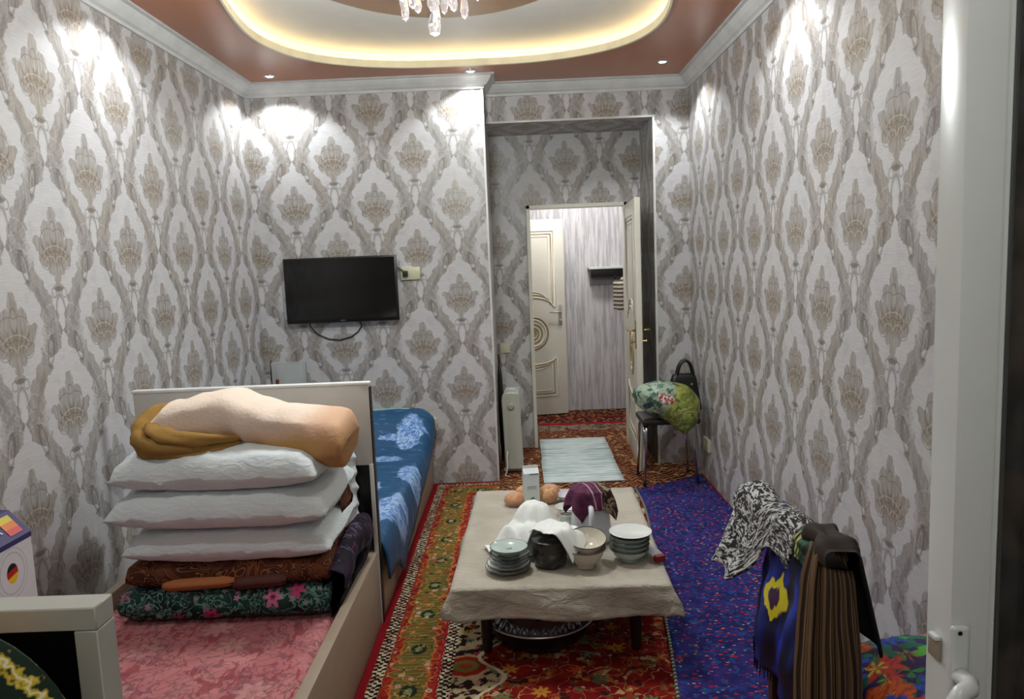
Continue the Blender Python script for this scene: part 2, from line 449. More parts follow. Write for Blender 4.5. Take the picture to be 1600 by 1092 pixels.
# ------------------------------------------------------------------ downlights
CHROME = plain('chrome', c(200, 200, 200), .15, 1.0)
GLOW = Mat('lamp_glow', .5); GLOW.col((1, 1, 1, 1)); GLOW.emit((1, .97, .94, 1), 22); GLOW = GLOW.m
DARKM = plain('dark_metal', c(40, 38, 38), .4, .6)
def downlight(x, y, label, power=SPOT_W):
    t = thing('ceiling_spotlight', label, 'spotlight', (x, y, ZC), group='recessed ceiling spotlights')
    lathe('trim_ring', [(.026, .001), (.03, -.006), (.040, -.006), (.043, 0), (.043, .004), (.026, .004)], CHROME, t, 24)
    lathe('bulb', [(0, -.006), (.02, -.005), (.027, .001), (.027, .003), (0, .003)], GLOW, t, 20)
    L = bpy.data.lights.new('spot_lamp', 'SPOT'); L.energy = power; L.spot_size = math.radians(128); L.spot_blend = .35
    L.shadow_soft_size = .02; L.color = (.93, .985, 1)
    lo_ = bpy.data.objects.new('spot_lamp', L); lo_.location = (0, 0, -.012); link(lo_, t)
downlight(-1.54, 4.96, 'round chrome ceiling spotlight above the left corner beside the left wall')
downlight(-.256, 5.05, 'round chrome ceiling spotlight above the white trimmed corner of the back wall')
downlight(.986, 5.02, 'round chrome ceiling spotlight in the right corner near the recess')
downlight(-1.54, 3.38, 'round ceiling spotlight out of view above the middle of the left wall')
downlight(.99, 3.4, 'round ceiling spotlight out of view above the middle of the right wall')
downlight(-1.54, 1.8, 'round ceiling spotlight out of view above the near end of the left wall')

# ------------------------------------------------------------------ chandelier
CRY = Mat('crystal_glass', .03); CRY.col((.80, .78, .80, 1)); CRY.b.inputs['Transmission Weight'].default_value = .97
CRY.b.inputs['IOR'].default_value = 1.5; CRY.emit((1, .97, .96, 1), .10); CRY = CRY.m  # faint glow put into the glass itself, though the drops are no lamps
ch = thing('chandelier', 'crystal chandelier with hanging glass drops at the middle of the ceiling tray', 'chandelier', (-.29, 3.1, 2.856))
lathe('canopy', [(0, 0), (.1, 0), (.1, -.012), (.07, -.035), (.02, -.045), (.02, -.06), (0, -.06)], CHROME, ch, 32)
for (r_, z_) in ((.24, -.06), (.16, -.14)):
    tube('ring', [(r_ * math.cos(a * PI / 16), r_ * math.sin(a * PI / 16), z_) for a in range(32)], .008, CHROME, ch, 8, True)
for a in range(6):
    th = a * PI / 3 + .2
    tube('arm', [(0, 0, -.05), (.1 * math.cos(th), .1 * math.sin(th), -.08), (.24 * math.cos(th), .24 * math.sin(th), -.06)], .006, CHROME, ch)
    b_ = lathe('bulb', [(0, -.04), (.012, -.03), (.014, 0), (.008, .012), (0, .012)], GLOW, ch, 12, .2 * math.cos(th), .2 * math.sin(th), -.10)
def drop(cx, cy, zt, L, r):
    P = [(0, 0), (r * .28, -L * .12), (r * .3, -L * .3), (r * .75, -L * .6), (r, -L * .8), (r * .7, -L * .94), (0, -L)]
    o = lathe('crystal_drop', P, CRY, ch, 8, cx, cy, zt)
    for p in o.data.polygons: p.use_smooth = False
    return o
for k in range(14):
    th = 2 * PI * k / 14 + .1
    drop(.2 * math.cos(th), .2 * math.sin(th), -.07, .165 + .03 * math.sin(k * 2.7), .016)
    if k % 2: drop(.24 * math.cos(th + .2), .24 * math.sin(th + .2), -.07, .10, .014)
for k in range(10):
    th = 2 * PI * k / 10 + .33
    drop(.125 * math.cos(th), .125 * math.sin(th), -.15, .16 + .025 * math.cos(k * 3.1), .017)
def facet(name, prof, z):
    o = lathe(name, prof, CRY, ch, 8, 0, -.01, z)
    for p in o.data.polygons: p.use_smooth = False
facet('crystal_bead', [(0, 0), (.022, -.025), (.026, -.05), (.015, -.075), (0, -.08)], -.16)
facet('crystal_bead', [(0, 0), (.024, -.03), (.026, -.05), (.013, -.08), (0, -.085)], -.235)
facet('crystal_pendant', [(0, 0), (.014, -.01), (.026, -.05), (.02, -.085), (0, -.095)], -.315)
L = bpy.data.lights.new('chandelier_light', 'POINT'); L.energy = CHAND_W; L.shadow_soft_size = .12; L.color = (.93, 1, .985)
o_ = bpy.data.objects.new('chandelier_light', L); o_.location = (0, 0, -.50); link(o_, ch)
# unseen fill light added near the camera to brighten the near half
L = bpy.data.lights.new('near_fill_light', 'POINT'); L.energy = FILL_W; L.shadow_soft_size = .3; L.color = (.88, 1, .98)
o_ = bpy.data.objects.new('near_fill_light', L); o_.location = (.1, .1, 2.45); link(o_)

# ------------------------------------------------------------------ hallway beyond
HY = 7.58
struct(box('wall_hall_back', -1.2, 2.0, HY, HY + .1, 0, 2.6, HALLP, bev=0))
struct(box('wall_hall_left', -1.3, -1.2, Y3 + .1, HY, 0, 2.6, HALLP, bev=0))
struct(box('wall_hall_right', 1.9, 2.0, Y3 + .1, HY, 0, 2.6, HALLP, bev=0))
struct(box('ceiling_hall', -1.3, 2.0, Y3 + .1, HY + .1, 2.6, 2.65, WHITE, bev=0))
L = bpy.data.lights.new('hall_light', 'POINT'); L.energy = HALL_W; L.shadow_soft_size = .12; L.color = (1, .985, .98)
o_ = bpy.data.objects.new('hall_light', L); o_.location = (.55, 6.75, 2.4); link(o_)

DOORW = plain('ivory_door_enamel', c(214, 210, 196), .35, var=.02)
GOLD = plain('gold_moulding', c(168, 150, 104), .35, .35)
BRASS = plain('brass', c(190, 160, 100), .25, .9)
PEWTER = plain('handle_steel', c(190, 188, 182), .35, .5)
# frame of the recess doorway
struct(boxes('trim_11', [(.085, .115, Y3 - .015, Y3 + .1, 0, 1.985), (.86, .885, Y3 - .015, Y3 + .1, 0, 1.985), (.085, .885, Y3 - .015, Y3 + .1, 1.955, 1.985)], DOORW))
def rect_loop(x0, x1, z0, z1, y, arc=None):
    """closed rectangle path; arc=(side, depth) bites a round notch out of the top or bottom"""
    P = [(x0, z0)]
    if arc and arc[0] == 'bottom':
        m_ = (x0 + x1) / 2; hw = (x1 - x0) / 2 - .02
        P += [(m_ - hw * math.cos(k * PI / 12), z0 + arc[1] * math.sin(k * PI / 12)) for k in range(13)]
    P += [(x1, z0), (x1, z1)]
    if arc and arc[0] == 'top':
        m_ = (x0 + x1) / 2; hw = (x1 - x0) / 2 - .02
        P += [(m_ + hw * math.cos(k * PI / 12), z1 - arc[1] * math.sin(k * PI / 12)) for k in range(13)]
    P += [(x0, z1)]
    return [(x, y, z) for x, z in P]
def door_leaf(name, Wd, Ht, loc, rz, hand, side):
    """leaf from x=0 (hinge) to Wd, thickness .04 in y, mouldings on both faces"""
    root = empty(name, loc, rz); root['kind'] = 'structure'
    box('leaf', 0, Wd, -.02, .02, .015, Ht, DOORW, root, .004)
    cx = Wd / 2
    for s in (-1, 1):
        y = s * .021
        for k, (ins, mt) in enumerate(((0, DOORW), (.028, GOLD), (.055, DOORW))):
            tube('moulding', rect_loop(.1 + ins, Wd - .1 - ins, 1.08 + ins, Ht - .11 - ins, y, ('bottom', .1)), .008 - k * .0015, mt, root, 6, True)
            tube('moulding', rect_loop(.1 + ins, Wd - .1 - ins, .2 + ins, .58 - ins, y, ('top', .06)), .008 - k * .0015, mt, root, 6, True)
        for r_, mt in ((.15, GOLD), (.125, DOORW), (.09, GOLD), (.055, GOLD)):
            tube('medallion_ring', [(cx + r_ * math.cos(a * PI / 16), y, .83 + r_ * 1.05 * math.sin(a * PI / 16)) for a in range(32)], .008, mt, root, 6, True)
        lathe('medallion_boss', [(0, .012), (.03, .008), (.04, 0)], GOLD, root, 16, M=Matrix.Translation((cx, y, .83)) @ Matrix.Rotation(-s * PI / 2 * -1, 4, 'X'))
        hx = Wd - .055
        box('handle_plate', hx - .018, hx + .018, min(y, y + s * .006), max(y, y + s * .006), .90, 1.10, hand, root, .002)
        tube('lever', [(hx, y, 1.03), (hx, y + s * .045, 1.03), (hx - .015, y + s * .052, 1.03), (hx - .11, y + s * .052, 1.035)], .008, hand, root)
        lathe('lock_knob', [(.008, 0), (.008, .02), (.014, .024), (.014, .034), (0, .038)], hand, root, 12,
              M=Matrix.Translation((hx, y, .95)) @ Matrix.Rotation(-s * PI / 2, 4, 'X'))
    return root
# open leaf of the recess doorway: hinge (.86, 6.03), towards the room
ang = math.atan2(-.78, -.045)
d1 = door_leaf('door_1', .78, 1.955, (.885, 6.02, 0), ang, BRASS, 1)
# hall door, slightly ajar
d2 = door_leaf('door_2', .66, 1.93, (-.2, 7.28, .01), math.atan2(.10, .65), PEWTER, 1)
struct(boxes('trim_12', [(-.27, -.21, 7.22, 7.57, 0, 2.0)], DOORW))

rack = thing('coat_rack', 'white wall shelf with black rail and hooks on the striped hallway wall', 'coat rack', (0, 0, 0))
box('shelf_board', .70, 1.4, 7.38, HY, 1.44, 1.462, TRIMW, rack)
box('rail', .72, 1.4, 7.42, 7.5, 1.36, 1.44, DARKM, rack)
box('back_board', .72, 1.4, HY - .02, HY, 1.28, 1.44, plain('grey_board', c(150, 146, 150), .5), rack)
tube('hook', [(.95, 7.42, 1.38), (.95, 7.36, 1.34), (.95, 7.36, 1.37)], .006, DARKM, rack)
def coat_mat():
    m = Mat('striped_tan_knit', .9); s_ = m.math('SINE', m.math('MULTIPLY', m.sep(m.obj())[2], 160.0))
    m.col(m.mix(m.step(s_, -.2, .2), c(70, 64, 58), c(186, 176, 160))); return m.m
def coat(u_, v_):
    th = u_ * 2 * PI; z = 1.37 - v_ * .36; r = .03 + .13 * sm(0, .3, v_) + .02 * math.sin(th * 5)
    return (1.045 + r * .7 * math.cos(th) , 7.30 + r * .5 * math.sin(th), z - .04 * math.cos(th) * (1 if v_ > .2 else 0))
tag(grid('hanging_coat', coat, 28, 14, coat_mat()), 'striped tan garment hanging from the hallway coat rack', 'coat')

# ------------------------------------------------------------------ rugs
def persian():
    m = Mat('persian_carpet_wool', .95, spec=.1)
    hx, hy = .95, 2.0
    o = m.obj(); wn = m.vm('MULTIPLY', m.vm('SUBTRACT', m.noise(o, 45, 1, col=True), (.5, .5, .5)), (.016, .016, 0))
    o = m.vm('ADD', o, wn)
    s_ = m.sep(o); ax = m.math('ABSOLUTE', s_[0]); ay = m.math('ABSOLUTE', s_[1])
    ex = m.math('SUBTRACT', hx, ax); ey = m.math('SUBTRACT', hy, ay)
    e = m.math('MINIMUM', ex, ey); isx = m.math('LESS_THAN', ex, ey)
    al = m.math('ADD', m.math('MULTIPLY', isx, s_[1]), m.math('MULTIPLY', m.math('SUBTRACT', 1.0, isx), s_[0]))
    P = m.comb(e, al)                                   # strip space: across, along
    RED = c(128, 16, 26); ORG = c(152, 50, 30); OLV = c(98, 86, 42); BLK = c(24, 20, 18); IVO = c(206, 190, 158)
    # main border
    fold = m.math('PINGPONG', al, .15)
    B = m.comb(e, fold)
    ol = m.mn([m.ell(B, .19, .0, .065, .075), m.ell(B, .175, .12, .075, .03), m.ell(B, .22, .075, .03, .04, 30), m.ell(B, .15, .06, .03, .03)])
    main = m.mix(m.step(m.noise(o, 30, 2), .42, .58), ORG, c(128, 28, 30))
    main = m.mix(m.lt(ol, 1.14, .03), main, c(180, 100, 48))
    main = m.mix(m.lt(ol, 1.0, .04), main, OLV)
    rib = m.step(m.math('SINE', m.math('MULTIPLY', al, 260.0)), .3, .6)
    main = m.mix(m.math('MULTIPLY', m.math('MULTIPLY', rib, m.lt(ol, .85, .1)), .6), main, c(140, 120, 58))
    ce = m.ell(B, .19, 0, .032, .04); main = m.mix(m.lt(ce, 1.0, .1), main, c(30, 46, 30)); main = m.mix(m.lt(ce, .5, .15), main, c(120, 130, 90))
    fm, fc, fr, fq = m.flowers(o, 21, .30, 6, .3)
    bcol = m.ramp(fr, [(0, c(200, 160, 140)), (.3, c(46, 50, 30)), (.5, c(190, 80, 44)), (.7, IVO), (.85, c(60, 84, 54))], True)
    main = m.mix(m.math('MULTIPLY', fm, .85), main, bcol); main = m.mix(m.math('MULTIPLY', fc, m.lt(ol, 3, 1)), main, c(90, 30, 34))
    vine = m.lt(m.math('ABSOLUTE', m.math('SUBTRACT', m.noise(o, 16, 2), .5)), .012, .005)
    main = m.mix(m.math('MULTIPLY', vine, .8), main, c(196, 150, 84))
    # guards
    ck = m.math('MULTIPLY', m.math('SINE', m.math('MULTIPLY', al, 230.0)), m.math('SINE', m.math('MULTIPLY', e, 190.0)))
    ck = m.math('ADD', ck, m.math('MULTIPLY', m.math('SUBTRACT', m.noise(o, 75, 1), .5), 2.2))
    guard = m.mix(m.step(ck, .0, .12), BLK, m.mix(m.step(m.noise(o, 25, 1), .5, .56), IVO, c(176, 130, 110)))
    # field
    lob = m.math('MULTIPLY', m.math('SINE', m.math('MULTIPLY', s_[1], 21.0)), .05)
    inner = m.math('SUBTRACT', .46, m.math('ADD', ax, lob))             # >0 inside red ground
    fld_s = m.mix(m.step(m.noise(o, 26, 2), .45, .52), c(42, 24, 22), c(176, 156, 120))
    f2, c2, r2, q2 = m.flowers(o, 19, .42, 6, .4)
    scol = m.ramp(r2, [(0, c(150, 60, 74)), (.18, c(176, 150, 66)), (.34, c(180, 130, 110)), (.5, c(90, 116, 74)), (.62, c(150, 44, 30)), (.76, c(150, 110, 90)), (.88, c(40, 30, 30))], True)
    fld_s = m.mix(f2, fld_s, scol); fld_s = m.mix(c2, fld_s, c(60, 24, 26))
    big = m.ell(m.comb(m.math('SUBTRACT', ax, .56), m.math('PINGPONG', s_[1], .22)), 0, .0, .085, .07)
    fld_s = m.mix(m.lt(big, 1.15, .06), fld_s, c(196, 150, 110)); fld_s = m.mix(m.lt(big, 1.0, .05), fld_s, c(150, 40, 28))
    fld_s = m.mix(m.lt(big, .6, .05), fld_s, c(110, 104, 52)); fld_s = m.mix(m.lt(big, .3, .08), fld_s, c(160, 60, 36))
    fld_r = m.mix(m.step(m.noise(o, 7, 2), .4, .6), c(104, 14, 20), c(132, 28, 22))
    vc = m.vor(o, 46, None); vr = m.sep(vc.outputs['Color'])
    mos = m.ramp(vr[0], [(0, c(120, 20, 24)), (.45, c(150, 60, 34)), (.6, c(96, 98, 56)), (.72, c(190, 160, 120)), (.8, c(36, 26, 24)), (.9, c(176, 110, 50))], True)
    fld_r = m.mix(m.math('MULTIPLY', m.step(m.noise(m.mp(o, (2, 1, 0)), 10, 2), .47, .55), .85), fld_r, mos)
    f3, c3, r3, q3 = m.flowers(o, 9.5, .36, 7, .45)
    rcol = m.ramp(r3, [(0, c(96, 122, 78)), (.3, c(190, 130, 50)), (.5, c(70, 96, 60)), (.7, c(200, 180, 150)), (.85, c(176, 70, 40))], True)
    fld_r = m.mix(f3, fld_r, rcol); fld_r = m.mix(c3, fld_r, c(170, 60, 50))
    f4, c4, r4, q4 = m.flowers(m.mp(o, (.3, .2, 0)), 24, .2, 5, .3); fld_r = m.mix(m.math('MULTIPLY', f4, .7), fld_r, m.ramp(r4, [(0, IVO), (.4, c(180, 60, 50)), (.7, c(120, 110, 60))], True))
    v3 = m.lt(m.math('ABSOLUTE', m.math('SUBTRACT', m.noise(o, 13, 1), .5)), .007, .003); fld_r = m.mix(m.math('MULTIPLY', v3, .75), fld_r, c(196, 160, 110))
    fld = m.mix(m.step(inner, -.004, .004), fld_s, fld_r)
    fld = m.mix(m.lt(m.math('ABSOLUTE', inner), .010, .003), fld, IVO)
    # assemble by distance from the edge
    a = m.mix(m.step(e, .032, .036), RED, guard)
    a = m.mix(m.step(e, .082, .086), a, c(140, 44, 34))
    a = m.mix(m.step(e, .090, .094), a, main)
    a = m.mix(m.step(e, .282, .286), a, c(150, 26, 34))
    a = m.mix(m.step(e, .292, .296), a, guard)
    a = m.mix(m.step(e, .340, .344), a, fld)
    m.col(m.mulc(a, (.92, .92, .92, 1)))
    m.bump(m.noise(m.obj(), 350, 2), .5, .004)
    return m.m
pr = box('persian_rug', -.95, .95, -2.0, 2.0, 0, .010, persian(), bev=.003)
pr.location = (.302, 3.16, 0)
tag(pr, 'red and olive patterned carpet with checkered guard stripes under the low table', 'rug')

def brown_rug():
    m = Mat('brown_recess_carpet', .95, spec=.1)
    o = m.obj(); s_ = m.sep(o); n0 = m.noise(o, 9, 2, .6)
    zig = m.math('MULTIPLY', m.math('PINGPONG', s_[0], .035), 1.2)
    wv = m.math('SINE', m.math('MULTIPLY', m.math('ADD', m.math('ADD', s_[1], zig), m.math('MULTIPLY', n0, .10)), 120.0))
    a = m.mix(m.step(wv, -.1, .35), c(46, 26, 22), c(150, 98, 62))
    a = m.mix(m.step(m.noise(o, 30, 2), .54, .62), a, c(92, 40, 30))
    a = m.mix(m.step(m.noise(m.mp(o, (2, 2, 0)), 22, 2), .6, .66), a, c(180, 140, 96))
    m.col(a); m.bump(m.noise(o, 300, 2), .4, .003); return m.m
tag(boxes('recess_carpet', [(-.18, .98, 5.44, 6.6, .0105, .018), (-.18, 1.24, 4.86, 5.44, .0105, .018)], brown_rug(), bev=.001), 'brown and orange patterned carpet in front of the inner doorway', 'rug')
def runner():
    m = Mat('hall_runner', .95, spec=.1)
    o = m.obj(); s_ = m.sep(o); n1 = m.noise(o, 22, 2, .6, .8)
    y = m.math('ADD', s_[1], m.math('MULTIPLY', m.math('SUBTRACT', n1, .5), .02))
    pat = m.ramp(m.noise(m.mp(o, scale=(1, 1.6, 1)), 14, 2, .6, 1), [(0, c(52, 26, 26)), (.45, c(90, 30, 34)), (.52, c(150, 140, 112)), (.6, c(96, 106, 84)), (.75, c(60, 24, 30))])
    orn = m.mix(m.step(m.vor(m.mp(o, scale=(1, 1.4, 1)), 22), .3, .45), c(176, 116, 70), c(60, 28, 26))
    a = m.mix(m.band(y, 6.58, 6.63), pat, c(132, 16, 36))
    a = m.mix(m.band(y, 6.87, 6.95), a, c(140, 18, 38))
    a = m.mix(m.step(y, 6.95, 6.96), a, orn)
    a = m.mix(m.band(y, 7.16, 7.2), a, c(112, 18, 30))
    m.col(a); return m.m
tag(box('hall_runner', -1.1, 1.85, 6.56, 7.55, .001, .014, runner(), bev=.002), 'crimson bordered runner lying across the hallway', 'rug')
def mat_stripe():
    m = Mat('woven_rag_mat', .95, spec=.1); s_ = m.sep(m.obj())
    n1 = m.noise(m.mp(m.obj(), scale=(2.5, 42, 1)), 1.0, 2, .6)
    a = m.ramp(n1, [(0, c(110, 140, 146)), (.40, c(150, 176, 178)), (.47, c(214, 220, 218)), (.54, c(182, 200, 200)), (.62, c(226, 228, 224)), (.7, c(140, 160, 166))])
    m.col(a); m.bump(m.math('SINE', m.math('MULTIPLY', s_[1], 420.0)), .5, .003); return m.m
sm_ = grid('rag_mat', lambda a, b: (.13 + a * .555 + (-.004 if b < .5 else .002), 5.02 + b * 1.27, .024 + .002 * nz(a * 4, b * 8)), 10, 30, mat_stripe(), thick=.006)
tag(sm_, 'pale blue and white striped rag mat on the floor by the inner doorway', 'mat')
def indigo():
    m = Mat('indigo_carpet', .95, spec=.1)
    o = m.obj(); n1 = m.noise(o, 14, 2)
    a = m.mix(m.step(n1, .35, .65), c(34, 36, 90), c(52, 44, 110))
    a = m.mix(m.step(m.noise(m.mp(o, (3, 1, 0)), 34, 2), .55, .62), a, c(38, 66, 128))
    st_ = m.mp(o, scale=(1, 1.9, 1))
    def dots(a, off, sc_, rad, cols):
        v = m.vor(m.mp(st_, off), sc_, None); r_ = m.sep(v.outputs['Color'])
        wob = m.math('ADD', v.outputs['Distance'], m.math('MULTIPLY', m.math('SUBTRACT', m.noise(o, 120, 1), .5), .3))
        return m.mix(m.lt(wob, rad, .05), a, m.ramp(r_[0], cols, True))
    a = dots(a, (0, 0, 0), 26, .25, [(0, c(160, 34, 56)), (.45, c(120, 40, 90)), (.6, c(168, 56, 52)), (.8, c(84, 44, 120))])
    a = dots(a, (.31, .17, 0), 30, .17, [(0, c(200, 150, 90)), (.3, c(40, 90, 110)), (.55, c(196, 170, 160)), (.7, c(196, 48, 60)), (.88, c(190, 180, 70))])
    m.col(a); m.bump(m.noise(o, 300, 2), .5, .004); return m.m
def indg(a, b):
    y = 1.15 + b * 3.94
    xl = .44 + (.72 - .44) * sm(1.6, 4.6, y) + .012 * math.sin(y * 3)
    xr_ = 1.235 - .012 * sm(4.2, 4.9, y)
    yy = y - .27 * (1 - a) * sm(.93, 1, b)
    return (xl + (xr_ - xl) * a, yy, .0185 + .006 * max(0, nz(a * 2, y * 1.3)) + (.004 if a in (0, 1) else 0))
ind = thing('indigo_rug', 'long indigo carpet speckled with red flecks along the right wall', 'rug')
grid('pile', indg, 24, 90, indigo(), ind, thick=.008)
gb = Mat('green_binding', .9); gb.col(gb.mix(gb.step(gb.math('SINE', gb.math('MULTIPLY', gb.sep(gb.obj())[1], 260.0)), -.2, .2), c(34, 44, 34), c(150, 150, 128)))
tube('binding', [(lambda p: (p[0] - .004, p[1], p[2] + .001))(indg(0, k / 50)) for k in range(51)], .007, gb.m, ind, 6)

# ------------------------------------------------------------------ beds
BEIGE = Mat('beige_laminate', .42); BEIGE.col(BEIGE.mix(BEIGE.noise(BEIGE.mp(BEIGE.obj(), scale=(4, 4, 30)), 1.5, 3), c(146, 128, 110), c(166, 150, 132))); BEIGE = BEIGE.m
BOARDW = plain('light_board_laminate', c(196, 192, 186), .35, var=.03)
BLACK = plain('black_gloss_inset', c(9, 9, 11), .35, var=.02)
EDGEW = plain('white_edge_band', c(222, 222, 220), .3)
GREYF = plain('grey_frame_laminate', c(176, 176, 168), .4, var=.03)
def pink():
    m = Mat('pink_bedspread', .8, spec=.2)
    o = m.obj(); base = m.mix(m.step(m.noise(o, 5, 2), .35, .7), c(178, 106, 110), c(196, 130, 130))
    lines = m.lt(m.math('ABSOLUTE', m.math('SUBTRACT', m.noise(o, 9, 2, .5, 1.6), .5)), .022, .012)
    lines2 = m.lt(m.math('ABSOLUTE', m.math('SUBTRACT', m.noise(m.mp(o, (5, 3, 0)), 16, 1, .5, 1.2), .5)), .02, .012)
    leaves = m.step(m.noise(m.mp(o, rot=.6, scale=(2.2, 1, 1)), 13, 1, .5, .6), .58, .63)
    a = m.mix(m.math('MULTIPLY', leaves, .75), base, c(148, 62, 66))
    a = m.mix(m.math('MULTIPLY', m.mx(lines, lines2), .6), a, c(108, 66, 76))
    fm, fc, fr, fq = m.flowers(o, 5.2, .34, 7, .4)
    a = m.mix(m.math('MULTIPLY', m.lt(m.math('ABSOLUTE', m.math('SUBTRACT', fq, 1.0)), .09, .05), .7), a, c(110, 66, 76))
    a = m.mix(m.math('MULTIPLY', fm, .4), a, c(206, 160, 156)); a = m.mix(m.math('MULTIPLY', fc, .6), a, c(148, 70, 76))
    m.col(a); m.bump(m.noise(o, 240, 2), .4, .003); return m.m
BX0, BX1, BY0, BY1 = -1.66, -.65, 1.08, 3.1
b1 = thing('near_bed', 'single bed with pink floral spread and beige side rails, carrying the bedding stack', 'bed', (0, 0, 0))
box('side_rail', BX1 - .04, BX1, BY0 + .04, BY1, 0, .33, BEIGE, b1, .003)
box('side_rail', BX0, BX0 + .035, BY0 + .04, BY1, 0, .33, BEIGE, b1, .003)
box('mattress', BX0 + .04, BX1 - .045, BY0 + .05, BY1 - .01, .08, .26, plain('mattress_ticking', c(170, 165, 160), .8), b1, .02)
grid('bedspread', lambda a, b: (BX0 + .036 + a * (BX1 - BX0 - .078), BY0 + .045 + b * (BY1 - BY0 - .05), .282 + .006 * nz(a * 5, b * 9) - .05 * (sm(.96, 1, a) + sm(.04, 0, a))), 40, 60, pink(), b1, thick=.012)
# far board shared look: white upper, black inset, beige lower
hb = empty('headboard', (0, 0, 0), 0, b1)
box('board_top', BX0 + .02, BX1 + .005, BY1, BY1 + .035, .715, 1.06, BOARDW, hb, .003)
box('black_inset', BX0 + .02, BX1 - .012, BY1 + .004, BY1 + .03, .335, .715, BLACK, hb, 0)
box('board_base', BX0 + .02, BX1 - .012, BY1 + .002, BY1 + .033, 0, .335, BEIGE, hb, 0)
box('top_edge', BX0 + .015, BX1 + .01, BY1 - .004, BY1 + .038, 1.06, 1.072, EDGEW, hb, .003)
box('side_edge', BX1 - .012, BX1 + .006, BY1 - .002, BY1 + .036, 0, .72, EDGEW, hb, .002)
box('side_black_strip', BX1 + .006, BX1 + .011, BY1 + .002, BY1 + .036, 0, 1.05, BLACK, hb, 0)  # the side of the board is black itself
# near board: grey frame around a black inset
fb = empty('footboard', (0, 0, 0), 0, b1)
boxes('frame', [(BX0, BX1, BY0 - .02, BY0 + .03, 1.026, 1.062), (BX1 - .036, BX1, BY0 - .02, BY0 + .03, 0, 1.0255), (BX0, BX0 + .036, BY0 - .02, BY0 + .03, 0, 1.0255), (BX0 + .036, BX1 - .036, BY0 - .02, BY0 + .03, 0, .3)], GREYF, fb, .002)
box('black_inset', BX0 + .036, BX1 - .036, BY0 + .0, BY0 + .02, .30, 1.026, BLACK, fb, 0)

def bluesp():
    m = Mat('blue_rose_bedcover', .5, spec=.4)
    u_ = m.uv(); base = m.mix(m.noise(m.mp(u_, scale=(3, 14, 1)), 2, 3), c(8, 52, 92), c(22, 84, 124))
    a = base
    for (x, y, rx, ry, dg) in ((.80, .27, .085, .16, 0), (.90, .95, .075, .17, -10), (.86, 1.56, .09, .22, 15), (.69, .62, .11, .07, 10), (.70, .30, .10, .03, 0), (.3, .42, .09, .09, 0), (.35, 1.2, .12, .12, 0), (.72, 1.22, .05, .13, 0)):
        wn = m.vm('MULTIPLY', m.vm('SUBTRACT', m.noise(u_, 22, 2, col=True), (.5, .5, .5)), (.07, .07, 0))
        q = m.ell(m.vm('ADD', u_, wn), x, y, rx, ry, dg)
        pet = m.mix(m.step(m.noise(u_, 34, 2, .6, 1.5), .38, .62), c(60, 108, 172), c(156, 184, 218))
        a = m.mix(m.lt(q, 1, .1), a, pet)
    a = m.mix(m.math('MULTIPLY', m.step(m.noise(m.mp(u_, scale=(4, 22, 1)), 3, 2), .63, .67), .5), a, c(110, 160, 200))
    m.col(a); return m.m
BLUE = bluesp()
b2 = thing('far_bed', 'far single bed under a glossy blue cover with pale roses against the back wall', 'bed')
box('side_rail', BX1 - .04, BX1, BY1 + .05, Y1 - .01, 0, .33, BEIGE, b2, .003)
box('side_rail', BX0, BX0 + .035, BY1 + .05, Y1 - .01, 0, .33, BEIGE, b2, .003)
box('mattress', BX0 + .04, BX1 - .06, BY1 + .06, Y1 - .05, .08, .29, plain('mattress_ticking_far', c(170, 165, 160), .8), b2, .03)
def bc(a, b):   # a across (left to right edge and over), b along from wall towards headboard
    y = 5.13 - b * 1.97
    head = sm(.26, .0, b)
    x = -1.58 + a * 1.03; z = .365 + .19 * head
    xe = -.668 - .075 * head                         # where it starts to fall
    if x > xe:
        k = min(1, (x - xe) / (-.55 - xe)); L_ = .05 + .12 * sm(.2, .55, b) + .03 * math.sin(b * 11) * sm(.2, .5, b) + .09 * head + .07 * math.exp(-((b - .80) / .05) ** 2)
        z -= .045 * sm(.1, .5, k) + L_ * max(0, k - .25) / .75
        x = xe + (-.628 + .012 * k - xe) * sm(0, .45, k)
    return (x, y, z + .010 * nz(a * 5, b * 7, 2) + .006 * nz(a * 14, b * 17))
tag(grid('bedcover', bc, 60, 80, BLUE, None, thick=.01, uvs=(1.0, 1.97)), 'dark blue bedcover with large pale blue roses draped over the far bed', 'bedcover')
bcl = tube('cover_edge', [(-1.5, 5.128, .555), (-1.0, 5.128, .557), (-.80, 5.128, .555), (-.72, 5.12, .50), (-.66, 5.1, .41)], .011, plain('mint_edge', c(120, 172, 168), .6), b2)

